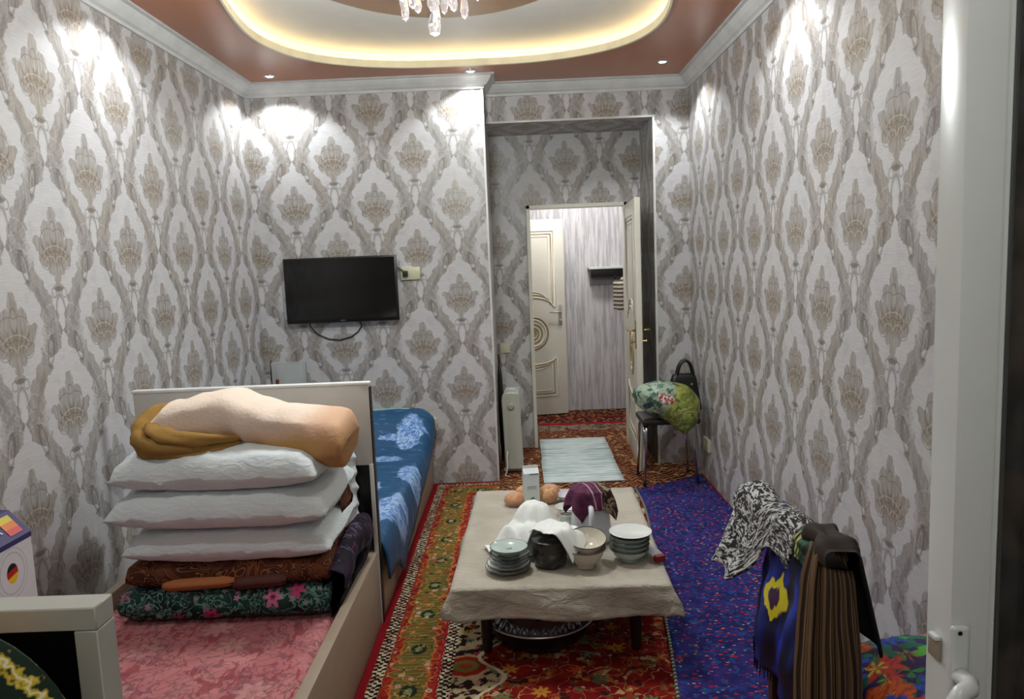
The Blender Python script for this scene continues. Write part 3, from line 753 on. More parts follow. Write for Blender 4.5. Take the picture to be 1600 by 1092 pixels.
# ------------------------------------------------------------------ bedding stack on the near bed
def pillow(name, L, W_, T, mat, seed, parent=None, sag=0.0, puff=.27):
    """closed pillow centred at origin in x, y with its base near z = 0"""
    V = []; UV = []; Fc = []; nu, nv = 36, 22
    def P(a, b, s):
        k = max(0, (1 - abs(a) ** 2.6)) * max(0, (1 - abs(b) ** 2.6))
        h = k ** puff
        cor = (abs(a) * abs(b)) ** 3
        x = a * L / 2 * (1 - .05 * (1 - abs(b)) ** 0 * abs(b) ** 2 * (1 - cor)); y = b * W_ / 2 * (1 - .06 * abs(a) ** 2 * (1 - cor))
        wr = .010 * nz(a * 3 + seed, b * 3, s) + .006 * nz(a * 9 + seed, b * 4, s) + .014 * (1 - h) * nz(a * 11 + seed, b * 9, 3)
        return Vector((x, y, T * .42 + (T * .58 if s > 0 else -T * .42) * h + wr * (1 if s > 0 else .4) - sag * (a * a)))
    for s in (1, -1):
        for j in range(nv + 1):
            for i in range(nu + 1):
                V.append(P(-1 + 2 * i / nu, -1 + 2 * j / nv, s)); UV.append((i / nu * L, j / nv * W_))
    off = (nu + 1) * (nv + 1)
    for j in range(nv):
        for i in range(nu):
            k = j * (nu + 1) + i
            Fc.append((k, k + 1, k + nu + 2, k + nu + 1)); Fc.append((off + k, off + k + nu + 1, off + k + nu + 2, off + k + 1))
    rim = [j * (nu + 1) for j in range(nv + 1)] + [nv * (nu + 1) + i for i in range(1, nu + 1)] + [j * (nu + 1) + nu for j in range(nv - 1, -1, -1)] + [i for i in range(nu - 1, 0, -1)]
    for i in range(len(rim)):
        a, b = rim[i], rim[(i + 1) % len(rim)]
        V[off + a] = V[a] - Vector((0, 0, .006))
        Fc.append((a, b, off + b, off + a))
    V[off + rim[-1]] = V[rim[-1]] - Vector((0, 0, .006))
    o = raw(name, V, Fc, mat, parent, UV, smooth=True)
    bm = bmesh.new(); bm.from_mesh(o.data); bmesh.ops.recalc_face_normals(bm, faces=bm.faces); bm.to_mesh(o.data); bm.free()
    return o
LINEN = Mat('white_cotton', .85, spec=.2); LINEN.col(LINEN.mix(LINEN.noise(LINEN.obj(), 7, 2), c(202, 208, 210), c(218, 224, 226)))
LINEN.bump(LINEN.math('ADD', LINEN.math('MULTIPLY', LINEN.noise(LINEN.mp(LINEN.obj(), scale=(1, 1, 2.5)), 16, 3, .6, .8), 1.0), LINEN.math('MULTIPLY', LINEN.noise(LINEN.obj(), 260, 1), .04)), .35, .02); LINEN = LINEN.m
PG = 'white pillows in the bedding stack'
for (nm, x, y, z, rz, L_, W_, T_, lb, sd) in (
        ('pillow', -1.09, 2.82, .497, .00, .76, .46, .150, 'white pillow at the bottom of the stack of three, on the brown quilt', 1),
        ('pillow', -1.105, 2.80, .630, -.01, .80, .48, .165, 'white pillow in the middle of the stack of three', 5),
        ('pillow', -1.11, 2.80, .768, -.03, .76, .46, .165, 'white pillow on top of the three, under the cream and mustard blanket', 9)):
    o = pillow(nm, L_, W_, T_, LINEN, sd); o.location = (x, y, z); o.rotation_euler = (math.radians(2), 0, rz)
    tag(o, lb, 'pillow', PG)
# ruffled pillowcase end poking out at the right rear of the stack
o = grid('ruffled_cover', lambda a, b: (-.80 + .085 * a + .005 * math.sin(b * 34) * a, 2.80 + .27 * a + .01 * math.sin(b * 20), .50 + .36 * b + .005 * math.sin(b * 34 + a * 2) - .02 * a), 12, 60, LINEN, None, thick=.008)
tag(o, 'white ruffled cloth edge sticking out behind the right ends of the pillows', 'cloth')

def quilt_mat(kind):
    m = Mat('quilt_' + kind, .8, spec=.25); u_ = m.uv()
    if kind == 'green_floral':
        base = m.mix(m.step(m.noise(u_, 9, 2), .4, .6), c(20, 34, 34), c(30, 60, 54))
        vines = m.lt(m.math('ABSOLUTE', m.math('SUBTRACT', m.noise(u_, 24, 2, .6, 1.5), .5)), .035, .015)
        a = m.mix(m.math('MULTIPLY', vines, .8), base, c(110, 150, 138))
        fm, fc, fr, fq = m.flowers(u_, 9.5, .36, 6, .5, .55)
        a = m.mix(fm, a, m.ramp(fr, [(0, c(190, 60, 110)), (.45, c(206, 110, 150)), (.75, c(90, 110, 120)), (.88, c(176, 60, 80))], True)); a = m.mix(fc, a, c(120, 30, 60))
        f2, c2, r2, q2 = m.flowers(m.mp(u_, (.3, .1, 0)), 22, .3, 5, .4, 1); a = m.mix(m.math('MULTIPLY', f2, .75), a, m.ramp(r2, [(0, c(196, 140, 170)), (.35, c(50, 100, 84)), (.7, c(150, 160, 160))], True))
    elif kind == 'brown_paisley':
        base = m.mix(m.step(m.noise(u_, 7, 2), .4, .6), c(52, 22, 16), c(84, 40, 22))
        sw = m.math('SINE', m.math('MULTIPLY', m.math('ABSOLUTE', m.math('SUBTRACT', m.noise(u_, 9, 1, .5, .9), .5)), 140.0))
        a = m.mix(m.math('MULTIPLY', m.step(sw, .55, .85), .7), base, c(150, 96, 56))
    else:
        base = m.mix(m.step(m.noise(u_, 8, 2), .4, .6), c(20, 14, 28), c(42, 24, 44))
        sw = m.step(m.noise(m.mp(u_, scale=(6, 1, 1)), 7, 3, .6, 1), .58, .66)
        a = m.mix(m.math('MULTIPLY', sw, .8), base, c(110, 104, 124))
        a = m.mix(m.step(m.noise(u_, 12, 2), .62, .66), a, c(90, 24, 60))
    m.col(a); m.bump(m.noise(u_, 30, 3), .3, .01); return m.m
def quilt(name, x0, x1, y0, y1, z0, z1, mat, seed, layers=1):
    """folded padded quilt: rounded slab, front edge showing `layers` folds"""
    V = []; UV = []; Fc = []; n = 30
    prof = []
    H_ = (z1 - z0) / layers
    for l in range(layers):                          # front side going up
        for k in range(9):
            a = -PI / 2 + PI * k / 8
            prof.append((y0 + H_ * .42 - H_ * .42 * math.cos(a) , z0 + H_ * (l + .5) + H_ * .5 * math.sin(a)))
    prof += [(y1 - .05, z1), (y1 - .012, z1 - .015), (y1, (z0 + z1) / 2), (y1 - .012, z0 + .015), (y1 - .05, z0)]
    m_ = len(prof); arc = 0; acc = [0]
    for i in range(1, m_): acc.append(acc[-1] + math.dist(prof[i], prof[i - 1]))
    cz = (z0 + z1) / 2; cyy = (y0 + y1) / 2
    for i in range(n + 1):
        t = i / n; e = max(0, 1 - min(t, 1 - t) * n / 2.2); k = 1 - .25 * e * e
        for j, (py, pz) in enumerate(prof):
            w_ = .008 * nz(t * 6 + seed, j * .4) + .004 * nz(t * 18 + seed, j * .7)
            V.append((x0 + (x1 - x0) * t + .01 * nz(pz * 20, py * 5, seed), cyy + (py - cyy) * (1 - .04 * e) + w_, max(z0, cz + (pz - cz) * k + (w_ if pz > z0 + .01 else 0))))
            UV.append((t * (x1 - x0), acc[j]))
    for i in range(n):
        for j in range(m_):
            a = i * m_ + j; b = i * m_ + (j + 1) % m_; Fc.append((a, b, b + m_, a + m_))
    Fc += [tuple(range(m_))[::-1], tuple(n * m_ + j for j in range(m_))]
    return raw(name, V, Fc, mat, None, UV, smooth=True)
tag(quilt('folded_quilt', -1.50, -.735, 2.57, 3.03, .296, .405, quilt_mat('green_floral'), 2, 1), 'folded dark green quilt with pink flowers, bottom of the bedding stack', 'quilt')
tag(quilt('folded_quilt', -1.475, -.735, 2.60, 3.03, .408, .500, quilt_mat('brown_paisley'), 6, 1), 'folded brown quilt with tan scrolls under the lowest pillow', 'quilt')
# dark quilt standing at the right side of the stack
def dq(a, b):
    th = b * 2 * PI
    y = 2.60 + a * .44; w_ = .045 + .008 * math.sin(a * 9); hgt = .085 + .035 * sm(0, .6, a)
    cx_ = -.715 + .02 * a + .012 * math.sin(th * 2)
    return (cx_ + w_ * math.cos(th) * .8 + .006 * nz(a * 6, b * 12), y + .02 * math.sin(th), .30 + hgt * (1 + math.sin(th)) * .93 + .006 * nz(a * 9, b * 9))
o = grid('rolled_quilt', dq, 26, 30, quilt_mat('dark_purple'), None, uvs=(.44, .9))
bm = bmesh.new(); bm.from_mesh(o.data); bmesh.ops.holes_fill(bm, edges=bm.edges, sides=0); bm.to_mesh(o.data); bm.free()
tag(o, 'dark purple quilt with silvery stripes folded at the right side of the stack', 'quilt')
# paisley quilt end showing behind pillows
def pq(a, b):
    th = b * 2 * PI
    return (-.76 + .05 * math.cos(th) * .7, 2.84 + a * .2, .50 + .10 * (1 + math.sin(th)) + .006 * nz(a * 9, b * 9))
o = grid('upright_quilt', pq, 10, 20, quilt_mat('brown_paisley'), None, uvs=(.4, .7))
bm = bmesh.new(); bm.from_mesh(o.data); bmesh.ops.holes_fill(bm, edges=bm.edges, sides=0); bm.to_mesh(o.data); bm.free()
tag(o, 'brown and tan patterned quilt end standing behind the right ends of the pillows', 'quilt')
OR = plain('orange_brown_cloth', c(176, 104, 52), .7, bumps=.2, bscale=60)
MA = plain('maroon_cloth', c(84, 36, 26), .7, bumps=.2, bscale=60)
fc_ = thing('folded_cloth', 'orange and maroon folded cloth tucked between the green and brown quilts', 'cloth', (-1.10, 2.60, .405))
def roll(name, x0, x1, r, mat):
    def f(a, b):
        th = b * 2 * PI; e = 1 - .3 * max(0, 1 - min(a, 1 - a) * 8)
        return (x0 + (x1 - x0) * a, .02 - .045 * math.cos(th) * e + .003 * nz(a * 7, b * 5), .02 + r * math.sin(th) * e + .012 * a)
    o = grid(name, f, 20, 16, mat, fc_)
    bm = bmesh.new(); bm.from_mesh(o.data); bmesh.ops.holes_fill(bm, edges=bm.edges, sides=0); bm.to_mesh(o.data); bm.free()
roll('orange_end', -.235, .03, .024, OR); roll('maroon_end', .02, .22, .028, MA)

# cream and mustard blanket on top
def blanket_mat():
    m = Mat('blanket_cream_fleece', .95, spec=.1); o = m.obj(); s_ = m.sep(o)
    n1 = m.math('MULTIPLY', m.math('SUBTRACT', m.noise(o, 7, 2), .5), .06)
    edge = m.math('ADD', m.math('MULTIPLY_ADD', s_[0], .05, .030), n1)      # height where the cream turns mustard
    h = m.math('SUBTRACT', s_[2], edge)
    a = m.ramp(m.math('MULTIPLY_ADD', h, 6.0, .45), [(0, c(176, 134, 66)), (.38, c(188, 146, 86)), (.5, c(200, 160, 128)), (.68, c(214, 184, 162)), (1, c(226, 206, 190))])
    a = m.mix(m.math('MULTIPLY', m.step(m.math('ADD', s_[0], n1), .16, .30), .65), a, c(192, 146, 110))
    m.col(a); m.bump(m.noise(o, 70, 3), .5, .006); return m.m
MUST = plain('mustard_fleece', c(160, 124, 70), .95, bumps=.8, bscale=45, spec=.05)
bl = thing('folded_blanket', 'cream and mustard fleece blanket loosely folded on top of the pillows', 'blanket', (-1.0, 2.78, .895))
# top sheet: a = along x (0 left .. 1 right), b = from back to front and under
KB = [(-.39, .975, .915), (-.36, 1.05, .90), (-.32, 1.083, .91), (-.22, 1.098, .93), (-.10, 1.108, .925), (.0, 1.075, .905), (.10, 1.045, .885), (.20, 1.03, .845), (.28, 1.02, .815), (.335, 1.005, .815), (.355, .99, .85)]
def kb(x, k):
    for i in range(len(KB) - 1):
        if x <= KB[i + 1][0] or i == len(KB) - 2:
            t = min(1, max(0, (x - KB[i][0]) / (KB[i + 1][0] - KB[i][0]))); return KB[i][k] + (KB[i + 1][k] - KB[i][k]) * sm(0, 1, t)
def bt(a, b):       # closed cross-section loop b, along the length a
    x = -.385 + .735 * a
    zt, zb = kb(x, 1) - .895, kb(x, 2) - .895
    th = b * 2 * PI; cz, hz = (zt + zb) / 2, (zt - zb) / 2
    yf, yb = -.125 - .03 * sm(.5, 1, a), .16
    cy_, hy_ = (yf + yb) / 2, (yb - yf) / 2
    e = (1 - max(0, (abs(a - .5) - .46) / .04) ** 2) ** .5 if abs(a - .5) > .46 else 1
    cs_, sn_ = math.cos(th), math.sin(th)
    y = cy_ + hy_ * math.copysign(abs(cs_) ** .75, cs_) * (.75 + .25 * e)
    z = cz + hz * math.copysign(abs(sn_) ** .8, sn_) * max(.02, e)
    w_ = .012 * nz(a * 4, b * 5, 7) + .007 * nz(a * 11, b * 9, 3) + .006 * math.sin(a * 9 + b * 30) * sm(.5, .9, a)
    z = max(z, .905 - .895 if x < .22 and y > -.1 else z)
    return (x, y + w_, z + w_)
o = grid('cream_side', bt, 70, 60, blanket_mat(), bl, uvs=(.74, 1))
bm = bmesh.new(); bm.from_mesh(o.data); bmesh.ops.remove_doubles(bm, verts=bm.verts, dist=1e-4); bmesh.ops.holes_fill(bm, edges=bm.edges, sides=0); bmesh.ops.recalc_face_normals(bm, faces=bm.faces); bm.to_mesh(o.data); bm.free()
def fold(name, pts, rads, seed, flat=.62):
    P = cr(pts, 5) + [pts[-1]]; n = 16; V = []; Fc = []; N = len(P)
    R_ = cr([(r,) for r in rads], 5) + [(rads[-1],)]
    for i, p in enumerate(P):
        p = Vector(p); t = (Vector(P[min(i + 1, N - 1)]) - Vector(P[max(i - 1, 0)])).normalized(); s_ = t.cross(Vector((0, 0, 1))).normalized(); u_ = s_.cross(t)
        for k in range(n):
            th = 2 * PI * k / n; r = R_[i][0] * (1 + .16 * math.sin(th * 3 + i * .35 + seed) + .3 * nz(i * .35, math.cos(th) * 1.5 + math.sin(th), seed))
            V.append(p + s_ * math.cos(th) * r + u_ * math.sin(th) * r * flat)
    for i in range(N - 1):
        for k in range(n): Fc.append((i * n + k, i * n + (k + 1) % n, (i + 1) * n + (k + 1) % n, (i + 1) * n + k))
    Fc += [tuple(range(n)), tuple((N - 1) * n + k for k in range(n))[::-1]]
    return raw(name, V, Fc, MUST, bl, smooth=True)
fold('mustard_fold', [(-.31, .02, .155), (-.365, -.04, .135), (-.385, -.10, .09), (-.365, -.145, .055), (-.29, -.15, .04), (-.18, -.13, .045), (-.08, -.08, .045)], [.028, .036, .044, .046, .044, .036, .018], 1, 1.0)
fold('mustard_fold', [(-.375, -.10, .05), (-.35, -.14, .025), (-.27, -.15, .014), (-.16, -.135, .016), (-.04, -.09, .03)], [.02, .030, .032, .028, .016], 4, .8)
fold('mustard_fold', [(-.355, -.12, .115), (-.32, -.15, .09), (-.24, -.16, .072), (-.14, -.14, .062), (-.04, -.10, .055)], [.020, .030, .032, .026, .012], 6, .8)

# ------------------------------------------------------------------ appliance box on the bed
boxm = Mat('box_side_print', .5)
s_ = boxm.sep(boxm.obj())      # object space, side face is x = const: y across, z up (root at box base)
P_ = boxm.comb(s_[1], s_[2])
q = boxm.ell(P_, .075, .412, .030, .037)
fl = boxm.ramp(boxm.math('MULTIPLY_ADD', s_[2], 14.0, boxm.math('MULTIPLY_ADD', s_[1], -3.0, -5.02)), [(0, c(220, 180, 20)), (.42, c(170, 24, 24)), (.68, c(16, 14, 14))], True)
a = boxm.mix(boxm.ring(boxm.ell(P_, .075, .412, .052, .06), .06), c(204, 202, 206), c(168, 168, 172))
a = boxm.mix(boxm.ring(boxm.ell(P_, .075, .412, .064, .074), .04), a, c(176, 178, 180))
a = boxm.mix(boxm.lt(q, .8, .03), a, fl)
a = boxm.mix(boxm.math('MULTIPLY', boxm.lt(boxm.math('ADD', s_[2], boxm.math('MULTIPLY', s_[1], -.4)), .10, .004), 1), a, c(150, 148, 152))
boxm.col(a)
PURP = plain('box_purple_print', c(52, 44, 98), .45)
ab = thing('appliance_box', 'white and purple carton with a round tricolour emblem standing by the left wall', 'box', (-1.62, 2.0, .296))
bx = [(-.16, 0), (.12, 0), (.12, .505), (.06, .57), (-.16, .575)]
V = [(x, y, z) for y in (-.30, .17) for x, z in bx]; F_ = [(0, 5, 6, 1), (1, 6, 7, 2), (3, 8, 9, 4), (0, 4, 9, 5), (0, 1, 2, 3, 4), (9, 8, 7, 6, 5)]
raw('carton', V, F_, boxm.m, ab)
raw('lid', [(.121, -.302, .49), (.121, .172, .49), (.121, .172, .505), (.121, -.302, .505), (.061, .172, .572), (.061, -.302, .572), (-.16, .172, .578), (-.16, -.302, .578)],
    [(0, 1, 2, 3), (3, 2, 4, 5), (5, 4, 6, 7)], PURP, ab)
M_ = Matrix.Translation((.092, .1, .541)) @ Matrix.Rotation(math.atan2(-.065, .06), 4, 'Y').inverted()
def slopeQ(y0, y1, t0, t1, mat, nm, h=.0012):
    a0 = Vector((.121, 0, .505)); a1 = Vector((.061, 0, .572)); n_ = (a1 - a0).cross(Vector((0, 1, 0))).normalized() * -h
    pts = [(a0 + (a1 - a0) * t + Vector((0, y, 0)) - n_ * -1) for y, t in ((y0, t0), (y1, t0), (y1, t1), (y0, t1))]
    n2 = Vector((.067, 0, .06)).normalized() * h * 1.5
    pts = [a0 + (a1 - a0) * t + Vector((0, y, 0)) + n2 for y, t in ((y0, t0), (y1, t0), (y1, t1), (y0, t1))]
    return raw(nm, pts, [(0, 1, 2, 3)], mat, ab)
slopeQ(.095, .15, .15, .38, plain('flag_red', c(200, 80, 80), .5), 'flag_stripe')
slopeQ(.095, .15, .38, .62, plain('flag_orange', c(214, 120, 60), .5), 'flag_stripe')
slopeQ(.095, .15, .62, .86, plain('flag_yellow', c(200, 184, 60), .5), 'flag_stripe')
def text(body, size, mat, parent, M, name='lettering', ext=.0004):
    cu = bpy.data.curves.new(name, 'FONT'); cu.body = body; cu.size = size; cu.extrude = ext; cu.align_x = 'CENTER'; cu.align_y = 'CENTER'
    t_ = bpy.data.objects.new(name + '_curve', cu); COL.objects.link(t_); bpy.context.view_layer.update()
    me = bpy.data.meshes.new_from_object(t_.evaluated_get(bpy.context.evaluated_depsgraph_get())); bpy.data.objects.remove(t_)
    me.materials.clear(); me.materials.append(mat)
    o = bpy.data.objects.new(name, me); link(o, parent); o.matrix_local = M; return o
ex_ = Vector((0, 1, 0)); ey_ = Vector((-.06, 0, .067)).normalized(); ez_ = ex_.cross(ey_)
Mt = Matrix((ex_, ey_, ez_)).transposed().to_4x4(); Mt.translation = Vector((.092, .052, .54)) + ez_ * .002
text('ER', .05, TRIMW, ab, Mt)

# cushion at the lower left, in front of the footboard
def gold_cushion():
    m = Mat('green_gold_cushion', .8); o = m.obj(); s_ = m.sep(o)
    wn = m.vm('MULTIPLY', m.vm('SUBTRACT', m.noise(m.mp(o, scale=(1, 1, 1)), 95, 1, col=True), (.5, .5, .5)), (.03, .03, .03))
    p = m.vm('ADD', o, wn); r = m.vm('LENGTH', m.mp(p, (.0, 0, 0), 0, (1, .01, 1)))
    a = m.mix(m.band(r, .196, .211, .003), c(8, 40, 26), c(222, 196, 60))
    a = m.mix(m.band(r, .201, .206, .002), a, c(250, 240, 210))
    q = m.ell(m.comb(m.sep(p)[0], m.sep(p)[2]), .075, .155, .035, .03, 30); a = m.mix(m.lt(q, 1, .1), a, c(224, 110, 30)); a = m.mix(m.lt(q, .5, .1), a, c(230, 200, 80))
    q = m.ell(m.comb(m.sep(p)[0], m.sep(p)[2]), .0, .05, .06, .03, -20); a = m.mix(m.lt(q, 1, .1), a, c(230, 120, 40))
    m.col(a); return m.m
chs = thing('low_chest', 'plain wooden chest out of view in front of the footboard', 'chest', (-.86, .80, 0))
box('chest_body', -.2, .24, -.2, .24, 0, .70, BEIGE, chs, .01)
box('chest_lid', -.21, .25, -.21, .25, .70, .73, BEIGE, chs, .006)
o = lathe('cushion', [(0, -.045), (.1, -.042), (.18, -.03), (.215, -.008), (.22, 0), (.215, .008), (.18, .03), (.1, .042), (0, .045)], gold_cushion(), None, 48)
for v in o.data.vertices: v.co = Vector((v.co.x, -v.co.z, v.co.y))
o.location = (-.86, .985, .83 + .04); o.rotation_euler = (math.radians(0), 0, 0)
for v in o.data.vertices: v.co.z *= .64 if v.co.z < 0 else 1
tag(o, 'round dark green cushion with zigzag gold border leaning on the footboard', 'cushion')

# ------------------------------------------------------------------ television and wall fittings
tv = thing('television', 'black flat television mounted on the damask back wall', 'television', (-1.206, 5.18, 1.405))
box('casing', -.385, .385, -.072, -.04, -.222, .222, plain('tv_black_plastic', c(14, 14, 15), .3), tv, .004)
SCR = Mat('tv_screen', .09, spec=.6); SCR.col(c(5, 5, 6)); 
box('screen', -.372, .372, -.0745, -.072, -.198, .21, SCR.m, tv, 0)
box('logo', -.018, .018, -.0735, -.072, -.213, -.206, plain('tv_logo', c(90, 90, 92), .3), tv, 0)
box('wall_bracket', -.12, .12, -.04, 0, -.1, .1, DARKM, tv, .004)
BLKC = plain('black_cable_rubber', c(18, 18, 18), .5)
tag(tube('television_cable', [(-1.45, 5.135, 1.19), (-1.44, 5.15, 1.15), (-1.40, 5.168, 1.10), (-1.33, 5.17, 1.065), (-1.25, 5.17, 1.055), (-1.17, 5.17, 1.075), (-1.12, 5.168, 1.11), (-1.09, 5.15, 1.15), (-1.10, 5.135, 1.19)], .0045, BLKC), 'thin black cable looping below the television', 'cable')
tag(tube('plug_cable', [(-.86, 5.13, 1.545), (-.83, 5.15, 1.545), (-.79, 5.145, 1.52), (-.765, 5.135, 1.50)], .0045, BLKC), 'short black cable from the television to the upper wall socket', 'cable')
SOCK = plain('ivory_socket_plastic', c(206, 202, 172), .35)
def socket(loc, rz, label, w_=.13, h_=.085):
    t = thing('wall_socket', label, 'socket', loc, rz)
    box('plate', -w_ / 2, w_ / 2, -.022, 0, -h_ / 2, h_ / 2, SOCK, t, .004)
    for s in ((-1, 1) if w_ > .1 else (0,)):
        lathe('outlet', [(0, -.004), (.017, -.004), (.019, 0), (.022, 0), (.022, .002)], SOCK, t, 16, M=Matrix.Translation((s * .031, -.0225, 0)) @ Matrix.Rotation(PI / 2, 4, 'X'))
        for k in (-.007, .007):
            lathe('pin_hole', [(0, 0), (.0028, 0), (.0028, .002), (0, .002)], BLKC, t, 8, M=Matrix.Translation((s * .031 + k, -.022, 0)) @ Matrix.Rotation(PI / 2, 4, 'X'))
    return t
socket((-.735, Y1, 1.495), 0, 'ivory double socket at the right of the television')
socket((-.675, Y1, .437), 0, 'ivory double socket low on the back wall beside the blue bed')
socket((XR, 4.98, .265), -PI / 2, 'ivory double socket low on the right wall behind the stool')
socket((-.127, Y3, .855), 0, 'ivory single socket in the recess above the white radiator', .08, .08)
box_p = box('plug', -.785, -.75, 5.125, 5.158, 1.475, 1.515, BLKC, None, .006)
tag(box_p, 'black plug pushed into the upper wall socket', 'plug')
mp_ = thing('meter_panel', 'pale grey panel box on the back wall above the bed headboard', 'panel', (-1.62, Y1, .8))
box('cover', -.12, .12, -.03, 0, -.15, .115, plain('pale_grey_panel', c(176, 180, 178), .4), mp_, .004)
box('door_seam', -.085, .105, -.033, -.03, -.14, .10, plain('pale_grey_panel_door', c(182, 187, 186), .4), mp_, .003)
tag(tube('panel_cable', [(-1.745, 5.172, .93), (-1.75, 5.172, .85), (-1.748, 5.172, .72)], .004, BLKC), 'thin black cable running down beside the grey wall panel', 'cable')
tag(box('red_clip', -1.71, -1.69, 5.13, 5.15, .765, .80, plain('rust_red_plastic', c(120, 50, 30), .4), None, .006), 'small rust red clip in front of the grey wall panel', 'clip')

# ------------------------------------------------------------------ low table
TR = -math.radians(1.8); TX, TY = .131, 3.24
WOOD = Mat('dark_table_wood', .45); WOOD.col(WOOD.mix(WOOD.noise(WOOD.mp(WOOD.obj(), scale=(2, 20, 20)), 2, 3), c(52, 30, 20), c(84, 50, 32))); WOOD = WOOD.m
DKW = plain('shaded_leg_wood', c(30, 20, 15), .5)  # leg colour darkened to stand in for the shade under the table
tb = thing('low_table', 'low dining table hidden under a beige cloth at the middle of the carpet', 'table', (TX, TY, .0105), TR)
TA, TB = .395, .585
box('tabletop', -TA, TA, -TB, TB, .305, .332, WOOD, tb, .004)
box('apron', -TA + .06, TA - .06, -TB + .06, TB - .06, .26, .305, WOOD, tb, .003)
for sx in (-1, 1):
    for sy in (-1, 1):
        lathe('leg', [(0, 0), (.016, 0), (.02, .02), (.024, .15), (.03, .26), (.03, .27), (0, .27)], DKW, tb, 12, sx * (TA - .10), sy * (TB - .16), 0)
def cloth_mat():
    m = Mat('beige_tablecloth', .7, spec=.3); u_ = m.uv()
    wv = m.math('ADD', m.math('SINE', m.math('MULTIPLY', m.sep(u_)[0], 900.0)), m.math('SINE', m.math('MULTIPLY', m.sep(u_)[1], 900.0)))
    a = m.mix(m.step(m.noise(u_, 4, 3), .35, .65), c(166, 158, 144), c(182, 174, 161))
    a = m.mix(m.math('MULTIPLY', m.step(m.noise(m.mp(u_, scale=(1, 14, 1)), 6, 2), .55, .7), .22), a, c(156, 142, 124))
    m.col(a); m.bump(m.math('ADD', m.math('MULTIPLY', m.noise(m.mp(u_, scale=(1, 2, 1)), 12, 3, .6, .6), 1.0), m.math('MULTIPLY', wv, .01)), .55, .025); return m.m
def tcl(a, b):
    x = (a - .5) * 2 * (TA + .13); y = (b - .5) * 2 * (TB + .14)
    ox = max(abs(x) - TA, 0); oy = max(abs(y) - TB, 0); dd = math.hypot(ox, oy)
    cx_ = max(-TA, min(TA, x)); cy_ = max(-TB, min(TB, y))
    z = .3395 + .0022 * max(0, nz(x * 5, y * 5, 1)) + .0016 * max(0, nz(x * 14, y * 6, 4))
    if dd > 0:
        dx, dy = (ox / dd) * (1 if x > 0 else -1), (oy / dd) * (1 if y > 0 else -1)
        s_ = min(dd, .02)
        corner = min(ox, oy) / (dd + 1e-6)
        f = .012 + .16 * dd + .018 * math.sin((x * 13 + y * 9) + 1.2) * sm(0, .12, dd) + .006 * nz(x * 16, y * 16, 2) * sm(0, .06, dd)
        f += corner * dd * .10
        cx_ += dx * f; cy_ += dy * f
        z -= dd * .88 - .008 * (1 - math.exp(-dd * 60))
        z += corner * dd * .42
    return (cx_, cy_, z)
tcloth = grid('tablecloth', tcl, 110, 130, cloth_mat(), None, thick=.003, uvs=(1.05, 1.45))
tcloth.location = (TX, TY, .0105); tcloth.rotation_euler = (0, 0, TR)
tag(tcloth, 'creased beige cloth covering the low table and hanging over its edges', 'tablecloth')
ZT = .356
# fluted dish in a dark basin under the table
bs = thing('basin', 'dark round basin with bright metal rim standing under the low table', 'basin', (.035, 2.945, .0105))
DKE = plain('black_enamel', c(14, 18, 20), .35)
SIL = plain('polished_aluminium', c(226, 226, 230), .30, .9)
lathe('bowl', [(0, 0), (.15, 0), (.19, .03), (.226, .10), (.222, .10), (.186, .034), (.146, .006), (0, .006)], DKE, bs, 48)
tube('rim', [(.226 * math.cos(a * PI / 32), .226 * math.sin(a * PI / 32), .103) for a in range(64)], .0055, SIL, bs, 8, True)
def fdf(a, b):
    th = a * 2 * PI; r = .205 * (1 - b) + .02 * b
    hump = math.exp(-((r - .165) / .028) ** 2); lobe = abs(math.sin(th * 12)) ** .6
    return (r * math.cos(th), r * math.sin(th), .068 + .012 * (r > .19) + .042 * hump * lobe)
fd = grid('fluted_dish', fdf, 240, 24, SIL, None, thick=.002)
fd.location = (.035, 2.945, .0105)
tag(fd, 'shiny fluted aluminium dish resting inside the dark basin under the table', 'dish')

# ---- tableware
CHINA = plain('pale_green_china', c(176, 190, 184), .15, var=.02)
CHINAW = plain('white_china', c(216, 218, 214), .12, var=.02)
CREAMC = plain('cream_china', c(200, 192, 176), .15, var=.02)
RIMD = plain('dark_rim_glaze', c(62, 56, 50), .25)
def saucer(x, y, z, r, mat, lb, grp):
    t = thing('saucer', lb, 'plate', (x, y, z), random.random() * 6, grp)
    lathe('dish', [(0, 0), (r * .5, 0), (r * .55, .004), (r * .8, .010), (r, .020), (r * .985, .022), (r * .78, .0125), (r * .5, .006), (0, .006)], mat, t, 40)
    tube('rim_line', [(r * .992 * math.cos(a * PI / 20), r * .992 * math.sin(a * PI / 20), .021) for a in range(40)], .0016, RIMD, t, 5, True)
    return t
GP = 'saucers stacked at the near left of the table'
names = ['wide white saucer at the bottom of the near left stack', 'wide white saucer second from the bottom of the near left stack', 'pale saucer third from the bottom of the near left stack',
         'pale green saucer fourth from the bottom of the near left stack', 'pale green saucer just below the top dish of the near left stack']
zz = ZT
for k, (r_, mt) in enumerate(((.088, CHINAW), (.084, CHINAW), (.076, CHINAW), (.074, CHINA), (.074, CHINA))):
    saucer(-.082 + .003 * k, 2.80 + .002 * k, zz, r_, mt, names[k], GP); zz += .0125
t = thing('small_dish', 'pale green dish with ringed base on top of the near left saucer stack', 'dish', (-.075, 2.81, zz), 0)
lathe('dish', [(0, 0), (.04, 0), (.045, .008), (.066, .02), (.074, .03), (.072, .032), (.06, .026), (.03, .021), (.012, .021), (.01, .026), (0, .026)], CHINA, t, 40)
tube('rim_line', [(.0735 * math.cos(a * PI / 20), .0735 * math.sin(a * PI / 20), .031) for a in range(40)], .0016, RIMD, t, 5, True)

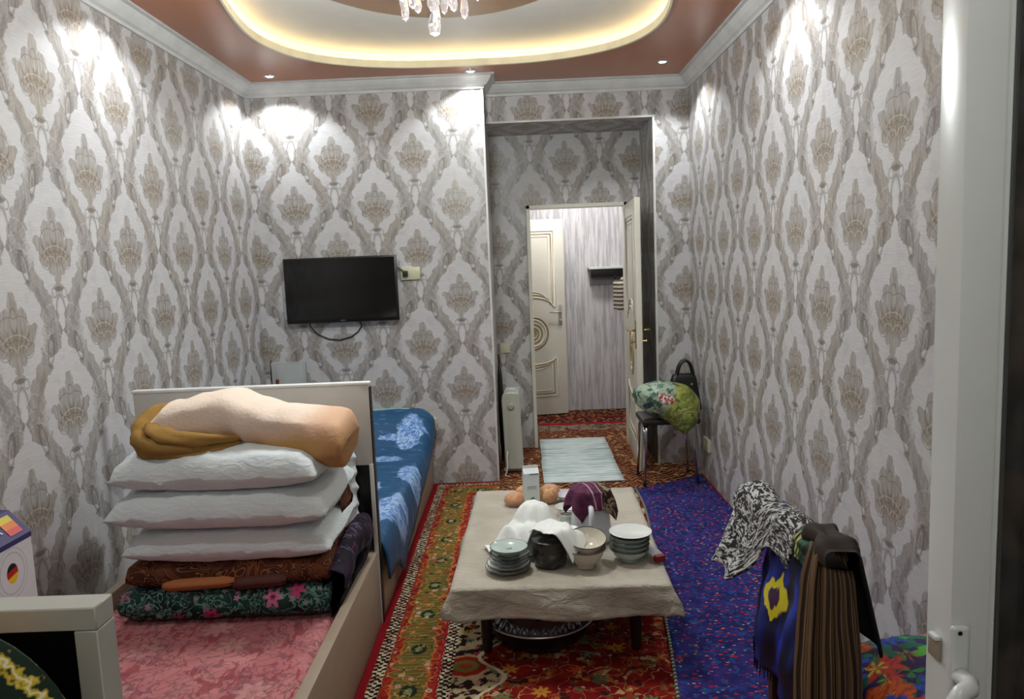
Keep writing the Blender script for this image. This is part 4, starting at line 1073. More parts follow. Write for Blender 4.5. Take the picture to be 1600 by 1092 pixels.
# dark pot under the towel
POTM = Mat('dark_speckled_pot', .3); POTM.col(POTM.mix(POTM.step(POTM.noise(POTM.obj(), 30, 3), .5, .65), c(34, 32, 32), c(84, 80, 76))); POTM = POTM.m
pt = thing('pot', 'dark patterned pot under the white towels at the front of the table', 'pot', (.085, 2.845, ZT))
lathe('body', [(0, 0), (.056, 0), (.062, .006), (.068, .05), (.066, .10), (.070, .105), (.066, .108), (.060, .10), (.060, .01), (0, .008)], POTM, pt, 36)
lathe('lid', [(0, .125), (.02, .122), (.05, .115), (.066, .108), (.066, .104), (0, .104)], POTM, pt, 32)

def towel(name, hf, x0, x1, y0, y1, rot, mat, lb, n=60, seed=0, outline=None):
    """cloth draped over a height field hf(x, y)"""
    cs, sn = math.cos(rot), math.sin(rot); cx_, cy_ = (x0 + x1) / 2, (y0 + y1) / 2
    def f(a, b):
        lx = (a - .5) * (x1 - x0); ly = (b - .5) * (y1 - y0)
        x = cx_ + lx * cs - ly * sn; y = cy_ + lx * sn + ly * cs
        return (x, y, hf(x, y) + .003 * nz(x * 25, y * 25, seed) + .0035 * nz(x * 60, y * 22, seed))
    o = grid(name, f, n, n, mat, None, thick=.003, uvs=(x1 - x0, y1 - y0))
    return tag(o, lb, 'towel')
TOW = Mat('white_towel_cotton', .9, spec=.15); TOW.col(TOW.mix(TOW.noise(TOW.uv(), 20, 2), c(216, 218, 214), c(232, 234, 230)))
TOW.bump(TOW.math('ADD', TOW.noise(TOW.uv(), 14, 3, .6, 1), TOW.math('MULTIPLY', TOW.noise(TOW.uv(), 300, 1), .1)), .35, .012); TOW = TOW.m
def bumpf(x, y, cx_, cy_, r, fall): return 1 - sm(r, r + fall, math.hypot(x - cx_, y - cy_))
def rad(x, y, cx_, cy_, n_, ph, amp): r = math.hypot(x - cx_, y - cy_); return amp * (abs(math.sin(n_ * math.atan2(y - cy_, x - cx_) + ph)) - .4) * sm(.02, .07, r) * (1 - sm(.12, .19, r))
def h_main(x, y):
    pot = bumpf(x, y, .085, 2.85, .060, .07); bowl = bumpf(x, y, .02, 3.02, .06, .13)
    hang = -.045 * sm(.10, .2, math.hypot(x - .085, y - 2.83)) * 0
    return ZT + .006 + max(.131 * pot, .105 * bowl, .172 * bumpf(x, y, .028, 3.07, .022, .15)) + max(0, rad(x, y, .028, 3.07, 3, .5, .022))
def h_front(x, y): 
    pot = bumpf(x, y, .085, 2.85, .070, .10)
    return ZT + .012 + max(.136 * pot, .10 * bumpf(x, y, .16, 2.92, .04, .1), .12 * bumpf(x, y, .02, 3.02, .05, .14)) + max(0, rad(x, y, .085, 2.86, 2.5, 1.2, .014))
def h_left(x, y): return ZT + .004 + .075 * bumpf(x, y, -.06, 3.0, .02, .09) + .05 * bumpf(x, y, -.10, 2.94, .02, .06) + max(0, rad(x, y, -.05, 3.0, 3.5, .2, .02))
towel('tea_towel', h_main, -.10, .13, 2.88, 3.22, -.12, TOW, 'white towel draped over the covered dish behind the dark pot', seed=2)
towel('tea_towel', h_front, .045, .225, 2.765, 2.985, -.45, TOW, 'white towel with stitched hem hanging over the dark pot rim', seed=5)
towel('tea_towel', h_left, -.165, .03, 2.90, 3.08, .35, TOW, 'crumpled white towel at the left of the dark pot, edge raised', seed=8)
cv = thing('covered_dish', 'tall round pot hidden under the white towels', 'pot', (.028, 3.07, ZT))
lathe('body', [(0, 0), (.05, 0), (.055, .05), (.05, .12), (.02, .15), (0, .155)], CREAMC, cv, 28)

def piala(x, y, z, r, h_, mat, lb, grp, inner=None, dark=True):
    t = thing('bowl', lb, 'bowl', (x, y, z), 0, grp)
    lathe('bowl_body', [(0, 0), (r * .45, 0), (r * .46, .008), (r * .5, .012), (r * .82, h_ * .55), (r, h_), (r * .975, h_ + .001), (r * .78, h_ * .58), (r * .42, .018), (0, .014)], mat, t, 40)
    if dark: tube('rim_line', [(r * .99 * math.cos(a * PI / 20), r * .99 * math.sin(a * PI / 20), h_) for a in range(40)], .002, RIMD, t, 5, True)
    return t
piala(.222, 2.815, ZT, .080, .075, CREAMC, 'cream footed bowl at the front of the table, under the tilted bowl', 'cream bowls at the front of the table')
b_ = piala(.232, 2.845, ZT + .045, .076, .065, CREAMC, 'cream bowl with dark rim nested tilted in the front bowl', 'cream bowls at the front of the table')
b_.rotation_euler = (math.radians(14), 0, 0)
GB2 = 'pale green bowls stacked at the near right of the table'
for k, lb in enumerate(('pale green bowl at the bottom of the near right stack', 'pale green bowl second from the bottom of the near right stack', 'pale green bowl third from the bottom of the near right stack', 'pale green bowl just under the white plate of the near right stack')):
    piala(.400 + .002 * k, 2.86 + .003 * k, ZT + .017 * k, .078, .052, CHINA, lb, GB2)
t = thing('plate', 'white round plate capping the near right bowl stack', 'plate', (.408, 2.872, ZT + .103))
lathe('plate_body', [(0, 0), (.06, 0), (.082, .008), (.084, .011), (.08, .012), (.058, .005), (0, .004)], CHINAW, t, 48)
# red and white packet behind the right bowls
pk = thing('snack_packet', 'small crumpled white packet with red ends beside the right bowl stack', 'packet', (.488, 2.88, ZT), .4)
PW = plain('packet_white', c(206, 200, 206), .35); PR = plain('packet_red', c(130, 22, 30), .35)
def pkf(a, b): return (-.022 + .044 * a, -.055 + .11 * b, .022 + .018 * math.sin(a * PI) * (1 - (2 * b - 1) ** 4) + .004 * nz(a * 9, b * 9))
grid('packet_body', pkf, 12, 20, PW, pk, thick=.012)
box('red_end', -.022, .022, -.075, -.048, .004, .03, PR, pk, .005); box('red_end', -.02, .02, .048, .07, .006, .03, PR, pk, .005)

# jug with headscarf
JUG = plain('white_translucent_plastic', c(206, 208, 214), .3, var=.02)
jg = thing('jug', 'tall white plastic kettle jug with front handle on the table', 'jug', (.272, 3.10, ZT))
lathe('body', [(0, 0), (.082, 0), (.088, .006), (.086, .06), (.078, .14), (.070, .185), (.068, .20), (.05, .215), (0, .218)], JUG, jg, 48)
tube('handle', [(-.005, -.075, .165), (-.006, -.105, .165), (-.006, -.118, .14), (-.006, -.115, .09), (-.006, -.098, .055), (-.006, -.084, .045)], .012, JUG, jg, 10)
box('badge', -.012, .010, -.0865, -.082, .03, .052, plain('grey_badge', c(150, 152, 156), .4), jg, .002)
def scarf_mat():
    m = Mat('purple_brown_headscarf', .75, spec=.25); u_ = m.uv(); s_ = m.sep(u_)
    a = m.mix(m.step(m.noise(u_, 40, 2), .4, .6), c(72, 28, 54), c(92, 40, 70))
    br = m.mix(m.step(m.noise(u_, 24, 3, .6, 1), .5, .58), c(52, 32, 28), c(150, 130, 106))
    a = m.mix(m.step(s_[0], .168, .172), a, br)
    a = m.mix(m.mx(m.band(s_[0], .128, .133), m.band(s_[0], .163, .168)), a, c(176, 140, 160))
    m.col(a); m.bump(m.noise(u_, 30, 2), .3, .008); return m.m
def scf(a, b):
    x = (a - .5) * .30; y = (b - .5) * .30
    cs, sn = math.cos(.75), math.sin(.75); X, Y_ = x * cs - y * sn, x * sn + y * cs
    r = math.hypot(X, Y_); th = math.atan2(Y_, X)
    R0 = .074
    if r < R0: px, py, z = X, Y_, .222 + .016 * math.cos(r / R0 * PI / 2)
    else:
        e = r - R0; rr = R0 + .010 + .10 * e + .012 * math.sin(th * 6 + .5) * sm(0, .06, e) + .10 * e * sm(.5, 1, math.cos(th)) + .12 * e * sm(.5, 1, -math.cos(th))
        px, py, z = rr * math.cos(th), rr * math.sin(th), .222 - e * .93
    return (px, py, z + .003 * nz(X * 30, Y_ * 30))
o = grid('headscarf', scf, 60, 60, scarf_mat(), None, thick=.003, uvs=(.3, .3)); o.location = (.272, 3.10, ZT + .004); o.rotation_euler = (0, 0, -.45)
tag(o, 'purple and brown patterned scarf hung over the top of the white jug', 'scarf')

# milk carton
CART = plain('milk_carton_board', c(206, 212, 212), .4, var=.02)
mc_ = thing('milk_carton', 'white drink carton with gabled top and green mark between the bread loaves', 'carton', (.025, 3.58, ZT), .12)
w_, d_, h_ = .038, .032, .165
V = [(-w_, -d_, 0), (w_, -d_, 0), (w_, d_, 0), (-w_, d_, 0), (-w_, -d_, h_), (w_, -d_, h_), (w_, d_, h_), (-w_, d_, h_), (-w_, 0, h_ + .022), (w_, 0, h_ + .022)]
raw('carton_body', V, [(3, 2, 1, 0), (0, 1, 5, 4), (1, 2, 6, 5), (2, 3, 7, 6), (3, 0, 4, 7), (4, 5, 9, 8), (6, 7, 8, 9), (5, 6, 9), (7, 4, 8)], CART, mc_)
box('top_fin', -w_, w_, -.002, .002, h_ + .018, h_ + .034, CART, mc_, .001)
box('top_fold_line', -.01, w_ * .9, -d_ - .0008, -d_, h_ - .006, h_ - .001, plain('grey_fold_print', c(86, 96, 100), .5), mc_, 0)
box('printed_line', -.022, .022, -d_ - .001, -d_, .098, .101, plain('grey_green_print', c(110, 130, 132), .5), mc_, 0)
box('printed_line', -.022, .022, -d_ - .001, -d_, .090, .092, plain('grey_green_print2', c(130, 146, 148), .5), mc_, 0)
GRN = plain('green_print', c(84, 120, 72), .5)
lathe('green_mark', [(0, 0), (.012, 0), (.012, .001), (0, .001)], GRN, mc_, 9, M=Matrix.Translation((.004, -d_, .035)) @ Matrix.Rotation(PI / 2, 4, 'X'), mod=lambda th, i: 1 + .25 * math.cos(th * 5))
def bread_mat():
    m = Mat('bread_crust', .55); o = m.obj(); a = m.mix(m.step(m.noise(o, 12, 3), .4, .62), c(176, 108, 48), c(204, 148, 84))
    a = m.mix(m.step(m.noise(o, 60, 2), .62, .7), a, c(220, 190, 140)); m.col(a); m.bump(m.noise(o, 30, 3), .5, .01); return m.m
BR = bread_mat()
def loaf(x, y, rx, ry, h_, lb, seed):
    t = thing('bread_loaf', lb, 'bread', (x, y, ZT), seed * 1.3)
    o = lathe('crust', [(0, .006), (.55, 0), (.85, .15), (1, .42), (.93, .72), (.68, .93), (.4, 1.0), (.2, .86), (0, .8)], BR, t, 40, mod=lambda th, i: 1 + .04 * nz(math.cos(th) * 2, math.sin(th) * 2, seed))
    for v in o.data.vertices: v.co = Vector((v.co.x * rx, v.co.y * ry, v.co.z * h_))
    bg = lathe('wrapper', [(1.03, .1), (1.07, .42), (.99, .78), (.6, 1.08), (.25, 1.2), (.1, 1.3)], FILM, t, 40, mod=lambda th, i: 1 + .06 * nz(math.cos(th) * 4, math.sin(th) * 4, i + seed))
    for v in bg.data.vertices: v.co = Vector((v.co.x * rx, v.co.y * ry, v.co.z * h_))
FILM = Mat('clear_bag_film', .15); FILM.col((1, .95, .85, 1)); FILM.b.inputs['Alpha'].default_value = .10; FILM = FILM.m
loaf(-.055, 3.60, .062, .055, .05, 'round golden bread loaf at the left of the drink carton', 1)
loaf(.105, 3.62, .055, .055, .07, 'round golden bread loaf at the right of the drink carton', 2)
loaf(-.0, 3.735, .055, .05, .045, 'round bread loaf in a clear bag directly behind the drink carton', 3)
loaf(.125, 3.74, .055, .045, .045, 'bread loaf in a clear bag at the far right behind the other loaves', 4)
def small_bowl(x, y, lb, r=.05, h_=.035, mat=CHINAW):
    t = thing('bowl', lb, 'bowl', (x, y, ZT), 0)
    lathe('bowl_body', [(0, 0), (r * .5, 0), (r * .55, .006), (r * .9, h_ * .7), (r, h_), (r * .96, h_), (r * .8, h_ * .6), (r * .4, .008), (0, .007)], mat, t, 32)
small_bowl(.20, 3.63, 'small lilac white bowl at the far side of the table behind the scarf', .052, .03, plain('lilac_china', c(206, 198, 214), .2))
small_bowl(.195, 3.42, 'white shallow bowl between the jug and the bread', .06, .04)
GLS = Mat('clear_glass', .05); GLS.col((.85, .92, .9, 1)); GLS.b.inputs['Transmission Weight'].default_value = .9; GLS.b.inputs['IOR'].default_value = 1.45; GLS = GLS.m
jr = thing('glass_jar', 'small clear glass jar with steel lid ring standing behind the towels', 'jar', (.178, 3.26, ZT))
lathe('jar_body', [(0, 0), (.034, 0), (.038, .006), (.038, .05), (.032, .056), (.028, .056), (.033, .048), (.033, .008), (0, .006)], GLS, jr, 32)
tube('steel_ring', [(.033 * math.cos(a * PI / 16), .033 * math.sin(a * PI / 16), .056) for a in range(32)], .003, PEWTER, jr, 6, True)
tube('steel_ring', [(.026 * math.cos(a * PI / 16), .026 * math.sin(a * PI / 16), .012) for a in range(32)], .002, PEWTER, jr, 6, True)

# ------------------------------------------------------------------ radiator in the recess
RADM = plain('cream_radiator_enamel', c(178, 180, 168), .35, var=.02)
rd = thing('oil_radiator', 'cream oil filled radiator standing end on in the recess corner', 'heater', (-.085, 5.30, .0), -.03)
def endp(a, b): pass
V = []; pr_ = [(-.055, .05), (.075, .05), (.066, .56), (.06, .60), (.045, .615), (-.04, .615), (-.06, .60), (-.066, .56)]
V = [(x, y, z) for y in (0, .035) for x, z in pr_]; n = 8
rp = raw('control_panel', V, [(i, (i + 1) % n, n + (i + 1) % n, n + i) for i in range(n)] + [tuple(range(n))[::-1], tuple(range(n, 2 * n))], RADM, rd)
bv = rp.modifiers.new('bevel', 'BEVEL'); bv.width = .008; bv.segments = 3
for k in range(-1, 2): box('panel_rib', k * .022 - .002, k * .022 + .002, -.004, 0, .10, .46, RADM, rd, .001)
lathe('thermostat_knob', [(0, .016), (.018, .016), (.021, .012), (.024, 0), (.026, 0), (.026, -.002)], plain('knob_cream', c(160, 160, 148), .35), rd, 24, M=Matrix.Translation((-.002, -.002, .515)) @ Matrix.Rotation(PI / 2, 4, 'X'))
for k in range(6): box('fin', -.055, .055, .05 + k * .055, .075 + k * .055, .06, .60, RADM, rd, .01)
tube('handle', [(-.03, .01, .612), (-.03, .012, .64), (.03, .012, .64), (.03, .01, .612)], .005, EDGEW, rd, 6)
for y in (.03, .31):
    box('foot', -.07, .07, y, y + .03, .03, .05, RADM, rd, .004)
    for s in (-1, 1): lathe('caster', [(0, -.01), (.014, -.01), (.016, 0), (.014, .01), (0, .01)], BLKC, rd, 14, M=Matrix.Translation((s * .06, y + .015, .0165)) @ Matrix.Rotation(PI / 2, 4, 'Y'))
tag(tube('radiator_cord', [(-.12, 5.29, .19), (-.128, 5.275, .15), (-.124, 5.265, .09), (-.135, 5.26, .04), (-.145, 5.25, .016), (-.11, 5.24, .015)], .005, EDGEW), 'white power cord hanging beside the radiator', 'cord')
um = thing('folded_umbrella', 'slim black folded umbrella standing in the corner behind the radiator', 'umbrella', (-.165, 5.60, .0))
tube('folded_canopy', [(0, 0, .03), (0, 0, .2), (0, .0, .5), (0, 0, .70), (0, 0, .8)], .02, BLKC, um, 10, rads=[.006, .018, .022, .018, .008])
tube('handle', [(0, 0, .78), (0, 0, .86)], .009, WOOD, um)
tube('tip', [(0, 0, .0), (0, 0, .04)], .004, CHROME, um)

# ------------------------------------------------------------------ stool, bag and handbag
stl = thing('metal_stool', 'padded stool with bent chrome legs in the corner beside the open door', 'stool', (.975, 5.03, .006))
box('seat', -.185, .20, -.155, .155, .425, .465, plain('dark_vinyl', c(34, 28, 28), .5), stl, .015, 3)
for sx, sy in ((-1, -1), (-1, 1), (1, -1), (1, 1)):
    x, y = sx * .165, sy * .135
    tube('leg', [(x * 1.08, y * 1.08, 0 if sy > 0 else .012), (x * 1.0, y, .30), (x * .98, y * .98, .38), (x * .92, y * .9, .41), (x * .78, y * .7, .423)], .010, CHROME, stl, 10)
    lathe('foot_cap', [(0, 0), (.013, 0), (.013, .025), (0, .025)], BLKC, stl, 12, x * 1.08, y * 1.08, .012 if sy < 0 else 0)
tube('cross_tube', [(-.17, -.10, .425), (-.168, -.12, .36), (-.17, -.125, .20), (-.176, -.12, .012)], .009, CHROME, stl, 10)
def bag_mat():
    m = Mat('green_carrier_bag', .22, spec=.6); o = m.obj(); s_ = m.sep(o)
    a = m.mix(m.step(m.noise(o, 9, 3), .42, .6), c(112, 122, 44), c(150, 158, 74))
    a = m.mix(m.math('MULTIPLY', m.step(m.noise(o, 16, 2), .52, .6), .75), a, c(76, 84, 40))
    lft = m.mix(m.step(m.noise(o, 20, 2), .5, .56), c(150, 170, 146), c(60, 96, 82))
    a = m.mix(m.lt(m.math('ADD', s_[0], m.math('MULTIPLY', s_[2], -.55)), -.10, .02), a, lft)
    q = m.ell(m.comb(s_[0], s_[2]), -.04, .18, .055, .035, -15); pt_ = m.mix(m.step(m.noise(o, 55, 1), .46, .5), c(196, 190, 180), c(150, 60, 60)); a = m.mix(m.lt(q, 1, .1), a, pt_)
    q = m.ell(m.comb(s_[0], s_[2]), -.15, .13, .03, .02, 20); a = m.mix(m.lt(q, 1, .1), a, c(40, 66, 84))
    m.col(a); m.bump(m.noise(o, 16, 3, .6, 1.5), .8, .03); return m.m
bm = bmesh.new(); bmesh.ops.create_icosphere(bm, subdivisions=5, radius=1)
for v in bm.verts:
    p = v.co.copy(); n1 = nz(p.x * 1.6, p.y * 1.6, p.z * 1.6); n2 = abs(nz(p.x * 5, p.y * 5, p.z * 5))
    k = 1 + .10 * n1 - .05 * n2
    x, y, z = p.x * k * .225, p.y * k * .17, p.z * k * .125
    z -= .28 * (x) * (1 if True else 0) * .55 + (.06 if p.z < 0 else 0) * max(0, x / .22)
    if p.z < 0: z = z - .10 * max(0, 1 - abs(p.x - .35) * 1.6) * max(0, -p.y * 1.4)
    v.co = (x, y - .02, z + .145)
o = fin('carrier_bag', bm, bag_mat(), None, True); o.data.shade_smooth(); o.location = (.965, 4.93, .452)
tag(o, 'stuffed green and yellow plastic bag slumped on the chrome stool', 'bag')
LEA = plain('black_leather', c(16, 15, 17), .32, bumps=.4, bscale=70)
hbg = thing('handbag', 'black leather handbag with looped handle standing behind the green bag', 'bag', (1.12, 5.09, .472))
bm = bmesh.new(); addbox(bm, -.13, .105, -.06, .06, 0, .27, .04, 4)
for v in bm.verts:
    k = v.co.z / .27; v.co.x *= 1 - .35 * k ** 2; v.co.y *= 1 - .55 * k ** 1.5; v.co.x += .006 * nz(v.co.x * 20, v.co.z * 20)
fin('bag_body', bm, LEA, hbg, True)
for s in (-1, 1):
    tube('handle', [(-.05 + .10 * .5 + .055 * math.cos(a * PI / 10) - .0, s * .02, .235 + .125 * math.sin(a * PI / 10)) for a in range(11)], .0095, LEA, hbg, 8)
for k in (-.03, .035, .085): lathe('buckle', [(0, 0), (.008, 0), (.008, .004), (0, .004)], CHROME, hbg, 10, M=Matrix.Translation((k, -.045, .20 + .02 * k)) @ Matrix.Rotation(PI / 2, 4, 'X'))

# ------------------------------------------------------------------ chair with draped clothes, near right
cr_ = thing('wooden_chair', 'chair buried under scarves and a striped robe by the right wall', 'chair', (0, 0, 0))
for (x, y) in ((.70, 1.67), (.70, 2.04)): box('back_post', x - .018, x + .018, y - .018, y + .018, .024, .835, WOOD, cr_, .005)
for (x, y) in ((1.12, 1.66), (1.12, 2.04)): box('leg', x - .018, x + .018, y - .018, y + .018, .024, .355, WOOD, cr_, .005)
box('seat', .715, 1.145, 1.64, 2.06, .355, .385, WOOD, cr_, .006)
for z in (.62, .78): box('back_rail', .69, .71, 1.67, 2.04, z, z + .05, WOOD, cr_, .005)
def flor_mat():
    m = Mat('bright_floral_cotton', .7); u_ = m.uv(); a = m.mix(m.step(m.noise(u_, 8, 2), .4, .6), c(22, 14, 60), c(50, 20, 96))
    g1, g2, g3, g4 = m.flowers(m.mp(u_, (.1, .1, 0), .4), 15, .6, 3, .6); a = m.mix(g1, a, m.ramp(g3, [(0, c(40, 150, 70)), (.5, c(20, 110, 80)), (.8, c(90, 180, 60))], True))
    for sc_, of in ((9.0, (0, 0, 0)), (13.0, (.37, .21, 0))):
        f1, f2, f3, f4 = m.flowers(m.mp(u_, of), sc_, .56, 6, .25, .9)
        cc = m.ramp(f3, [(0, c(46, 96, 216)), (.22, c(236, 100, 30)), (.42, c(206, 30, 60)), (.55, c(240, 206, 50)), (.68, c(222, 60, 40)), (.82, c(80, 140, 236))], True)
        cc = m.mix(m.math('MULTIPLY', m.step(m.noise(u_, 75, 2), .48, .6), .6), cc, m.mulc(cc, (.35, .3, .4, 1)))
        a = m.mix(f1, a, cc); a = m.mix(m.lt(f4, .22, .08), a, c(240, 210, 120))
    m.col(a); return m.m
o = pillow('seat_cushion', .46, .56, .20, flor_mat(), 3, puff=.36); o.location = (.99, 1.61, .387)
tag(o, 'plump cushion with blue, red and yellow flowers on the chair by the right wall', 'cushion')

def drape(name, axis, y0, y1, L1, L2, mat, lb, seed, xtop=.735, ztop=.845, thick=.005, lenf=None, spread1=.10, spread2=.03, fold_=.012, nf=5, par=None, yshift=0.0, taper=0.0, n=40, off=0.0, zf=None):
    """cloth hung over the back rail: side 1 falls on the room side (-x), side 2 on the wall side"""
    tot = L1 + L2
    def f(a, b):
        l1 = L1 * (lenf(a) if lenf else 1); s_ = b * (l1 + L2) - l1
        y = y0 + (y1 - y0) * a
        r = .022 + off
        side = -1 if s_ < 0 else 1; e = max(0, abs(s_) - r * 1.3); k = min(1, abs(s_) / (r * 1.3))
        sp = (spread1 if s_ < 0 else spread2) * sm(0, .35, e)
        x = xtop + side * (r * math.sin(k * PI / 2) + sp) + fold_ * math.sin(a * PI * nf + seed) * sm(0, .25, e)
        z = ztop + off + r * (math.cos(k * PI / 2) - 1) - e + (zf(a) if zf else 0)
        yc = (y0 + y1) / 2
        y = yc + (y - yc) * (1 - taper * sm(0, .4, e)) + yshift * e + .01 * nz(a * 6, b * 6, seed)
        return (x + .008 * nz(a * 8, b * 8, seed), y, z + .006 * nz(a * 9, b * 7, seed + 3))
    return tag(grid(name, f, n, 60, mat, None, thick=thick, uvs=(abs(y1 - y0), tot)), lb, 'cloth')
def ikat():
    m = Mat('blue_ikat_silk', .5, spec=.4); u_ = m.uv()
    st_ = m.noise(m.mp(u_, scale=(60, 4, 1)), 1, 2)
    a = m.mix(m.step(m.noise(m.mp(u_, scale=(5, 1.5, 1)), 2.2, 2), .4, .62), c(8, 10, 40), c(22, 44, 160))
    wn = m.vm('MULTIPLY', m.vm('SUBTRACT', m.noise(m.mp(u_, scale=(40, 12, 1)), 1, 2, col=True), (.5, .5, .5)), (.03, .09, 0))
    q = m.ell(m.vm('ADD', u_, wn), .22, .20, .05, .05, 0)
    a = m.mix(m.band(q, .5, 1.0, .08), a, c(206, 190, 40)); a = m.mix(m.lt(q, .42, .08), a, c(60, 20, 60))
    m.col(a); return m.m
def bw():
    m = Mat('black_white_headscarf', .85); u_ = m.uv()
    n1 = m.noise(m.mp(u_, scale=(1, 2.2, 1)), 42, 2, .6, 1.2)
    a = m.mix(m.step(n1, .495, .55), c(20, 20, 28), c(190, 188, 186))
    m.col(a); return m.m
def stripes():
    m = Mat('brown_striped_robe', .75); s_ = m.sep(m.uv())
    ph = m.math('FRACT', m.math('MULTIPLY', m.math('ADD', s_[0], m.math('MULTIPLY', m.math('SUBTRACT', m.noise(m.uv(), 5, 1), .5), .02)), 38.0))
    a = m.ramp(ph, [(0, c(26, 16, 12)), (.30, c(60, 38, 24)), (.42, c(150, 124, 90)), (.52, c(40, 24, 16)), (.62, c(104, 78, 50)), (.85, c(124, 96, 62)), (1, c(30, 18, 14))])
    m.col(a); return m.m
def greenb():
    m = Mat('dark_green_velvet', .6); u_ = m.uv(); s_ = m.sep(u_)
    a = m.mix(m.step(m.noise(u_, 30, 2), .45, .6), c(8, 40, 24), c(20, 84, 50))
    a = m.mix(m.mx(m.band(s_[0], .092, .098), m.band(s_[0], .104, .110)), a, c(190, 180, 90)); m.col(a); return m.m
drape('ikat_shawl', 0, 1.70, 2.06, .42, .10, ikat(), 'royal blue shawl with yellow ring motif and fringed hem on the chair back', 2, xtop=.715, spread1=.06, off=.004, nf=4, fold_=.014, yshift=-.05)
drape('headscarf', 0, 1.80, 2.30, .27, .12, bw(), 'black and white patterned headscarf heaped on the far end of the chair back', 5, lenf=lambda a: .45 + .55 * sm(.25, .6, a), xtop=.70, ztop=.84, spread1=.11, off=.022, nf=7, fold_=.016, yshift=.12, zf=lambda a: -.04 * sm(.7, 1, a) + .012 * math.sin(a * 9))
# far hanging corner of the scarf
drape('green_scarf', 0, 1.68, 1.81, .09, .06, greenb(), 'dark green cloth with gold edging between the headscarf and striped robe', 8, xtop=.71, spread1=.02, off=.026, nf=2, fold_=.004)
# striped robe over the near end post, folds falling straight down
rb = thing('striped_robe', 'brown striped robe hanging from the near end of the chair back', 'robe')
RS = stripes()
def robe(a, b):
    th = -PI * .98 + a * PI * 1.16      # wraps the near end from room side round to wall side
    drop_ = b * .78
    r = (.050 + .016 * sm(0, .4, b) + .006 * math.sin(a * PI * 14)) * sm(-.12, .10, b)
    return (.675 + r * 1.0 * math.cos(th) + .02 * b * (a - .3), 1.645 + r * 1.1 * math.sin(th) + .006 * math.sin(a * 31) - .01 * b, .872 - .035 * (1 - sm(-.1, .1, b)) * 0 - drop_ + .018 * math.exp(-b * 14))
grid('robe_body', robe, 90, 40, RS, rb, thick=.004, uvs=(.42, .8))
def coll(a, b):
    th = b * 2 * PI; y = 1.585 + a * .17
    rr = .030 + .010 * math.sin(a * 7) + .004 * nz(a * 9, b * 6)
    return (.688 + .02 * a + rr * 1.25 * math.cos(th), y, .868 + .012 * math.sin(a * PI) + rr * .75 * math.sin(th) + .006 * math.sin(b * 20))
o = grid('collar_fold', coll, 20, 24, plain('dark_brown_fabric', c(40, 26, 18), .8, bumps=.4, bscale=50), rb)
bm = bmesh.new(); bm.from_mesh(o.data); bmesh.ops.holes_fill(bm, edges=bm.edges, sides=0); bm.to_mesh(o.data); bm.free()
o = grid('dark_lapel', lambda a, b: (.735 + .05 * b + .012 * math.sin(a * 6), 1.60 + .12 * a, .85 - .22 * b + .03 * a), 12, 16, plain('black_wool', c(16, 14, 16), .9), rb, thick=.006)
# blue fringe: strands
frm = plain('navy_fringe', c(14, 14, 46), .8)
V = []; Fc = []
for i in range(70):
    a = i / 69; y = 1.70 + .40 * a - .017 - .0; x = .715 - .082 + .014 * math.sin(a * PI * 4 + 2) + .003 * random.random(); z = .845 - .41
    L_ = .035 + .015 * random.random(); k = len(V)
    V += [(x - .0012, y, z), (x + .0012, y + .0012, z), (x + .001, y + .004, z - L_), (x - .001, y + .003, z - L_), (x + .002, y - .001, z)]
    Fc += [(k, k + 1, k + 2, k + 3), (k + 1, k + 4, k + 2), (k + 4, k, k + 3, k + 2)]
fr = raw('shawl_fringe', V, Fc, frm, bpy.data.objects['ikat_shawl']); fr['kind'] = 'stuff'

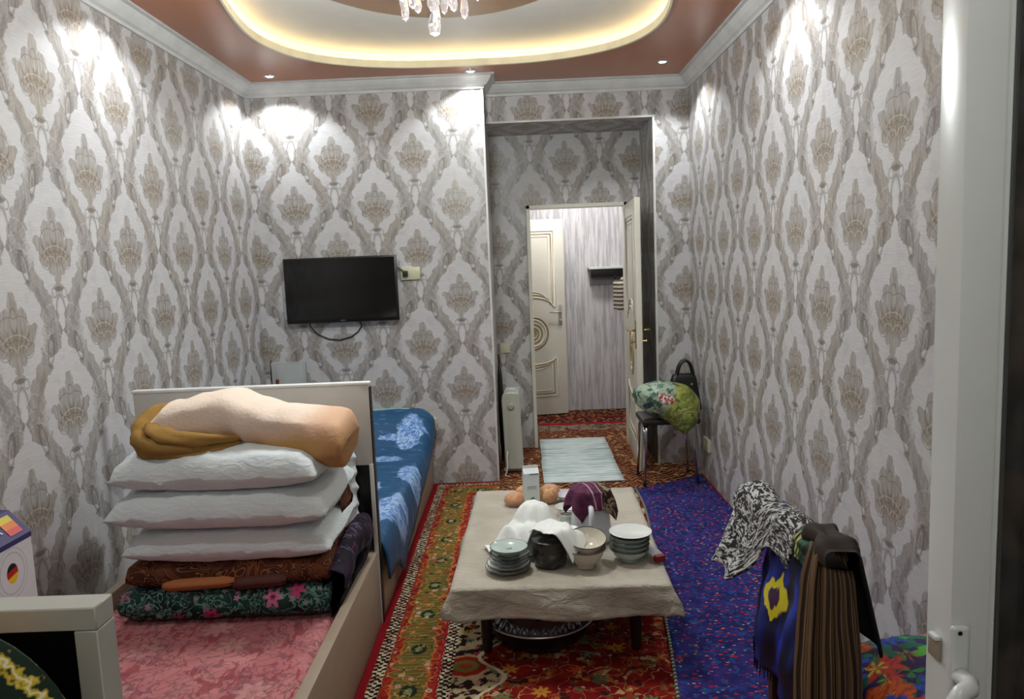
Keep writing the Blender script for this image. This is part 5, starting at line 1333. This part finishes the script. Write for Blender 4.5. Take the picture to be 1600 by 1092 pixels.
# ------------------------------------------------------------------ open white balcony door leaf at the right
PVC = plain('white_pvc', c(220, 224, 222), .28, var=.015)
pv = empty('door_3', (0, 0, 0)); pv['kind'] = 'structure'
def stile(nm, x0, x1, z0, z1): return box(nm, x0, x1, 1.05, 1.115, z0, z1, PVC, pv, .004)
stile('stile', .616, .672, .03, 2.35); stile('stile', 1.17, 1.24, .03, 2.35)
stile('rail', .672, 1.17, .03, .12); stile('rail', .672, 1.17, 2.27, 2.35)
boxes('glazing_bead', [(.672, .690, 1.062, 1.10, .12, 2.27), (1.155, 1.17, 1.062, 1.10, .12, 2.27), (.69, 1.155, 1.062, 1.10, .12, .135), (.69, 1.155, 1.062, 1.10, 2.255, 2.27)], PVC, pv, .004)
boxes('rubber_seal', [(.690, .696, 1.064, 1.098, .135, 2.255)], plain('grey_seal', c(70, 72, 70), .6), pv, .001)
PANE = Mat('dark_window_glass', .04, spec=.6); PANE.col((.9, .95, .95, 1)); PANE.b.inputs['Transmission Weight'].default_value = 1.0; PANE.b.inputs['IOR'].default_value = 1.45
box('pane', .69, 1.16, 1.078, 1.086, .13, 2.26, PANE.m, pv, 0)
hd = empty('handle', (.627, 1.05, .95), 0, pv)
HP = plain('white_handle_plastic', c(214, 218, 216), .25, var=.01)
bm = bmesh.new(); addbox(bm, -.0135, .0135, -.010, 0, -.13, .045, .006, 3); fin('back_plate', bm, HP, hd, True)
for z in (.036, -.118):
    lathe('screw', [(0, 0), (.003, 0), (.0035, .001), (0, .001)], BLKC, hd, 10, M=Matrix.Translation((-.003, -.010, z)) @ Matrix.Rotation(PI / 2, 4, 'X'))
tube('lever', [(0, -.008, -.030), (0, -.032, -.030), (-.006, -.042, -.031), (-.022, -.048, -.034), (-.032, -.049, -.046), (-.034, -.049, -.12)], .0115, HP, hd, 12, rads=[.013, .013, .0125, .012, .011, .009])
lt = box('latch', .606, .6155, 1.072, 1.092, .957, .964, HP, pv, .002)
lt = box('lock_strip', .611, .6155, 1.07, 1.10, .925, .957, plain('beige_lock_strip', c(150, 138, 122), .4), pv, .001)
def backdrop_mat():
    m = Mat('dark_brown_backdrop', .75); u_ = m.obj(); m.col(m.mix(m.step(m.noise(u_, 9, 3), .5, .66), c(20, 14, 10), c(66, 46, 26))); return m.m
tag(grid('backdrop', lambda a, b: (.735 + a * .48, 1.19 + .02 * math.sin(a * 40), .03 + b * 2.5), 80, 6, backdrop_mat(), None, thick=.003), 'dark brown curtain behind the glass of the white door', 'backdrop')  # dark brown sheet put behind the clear pane
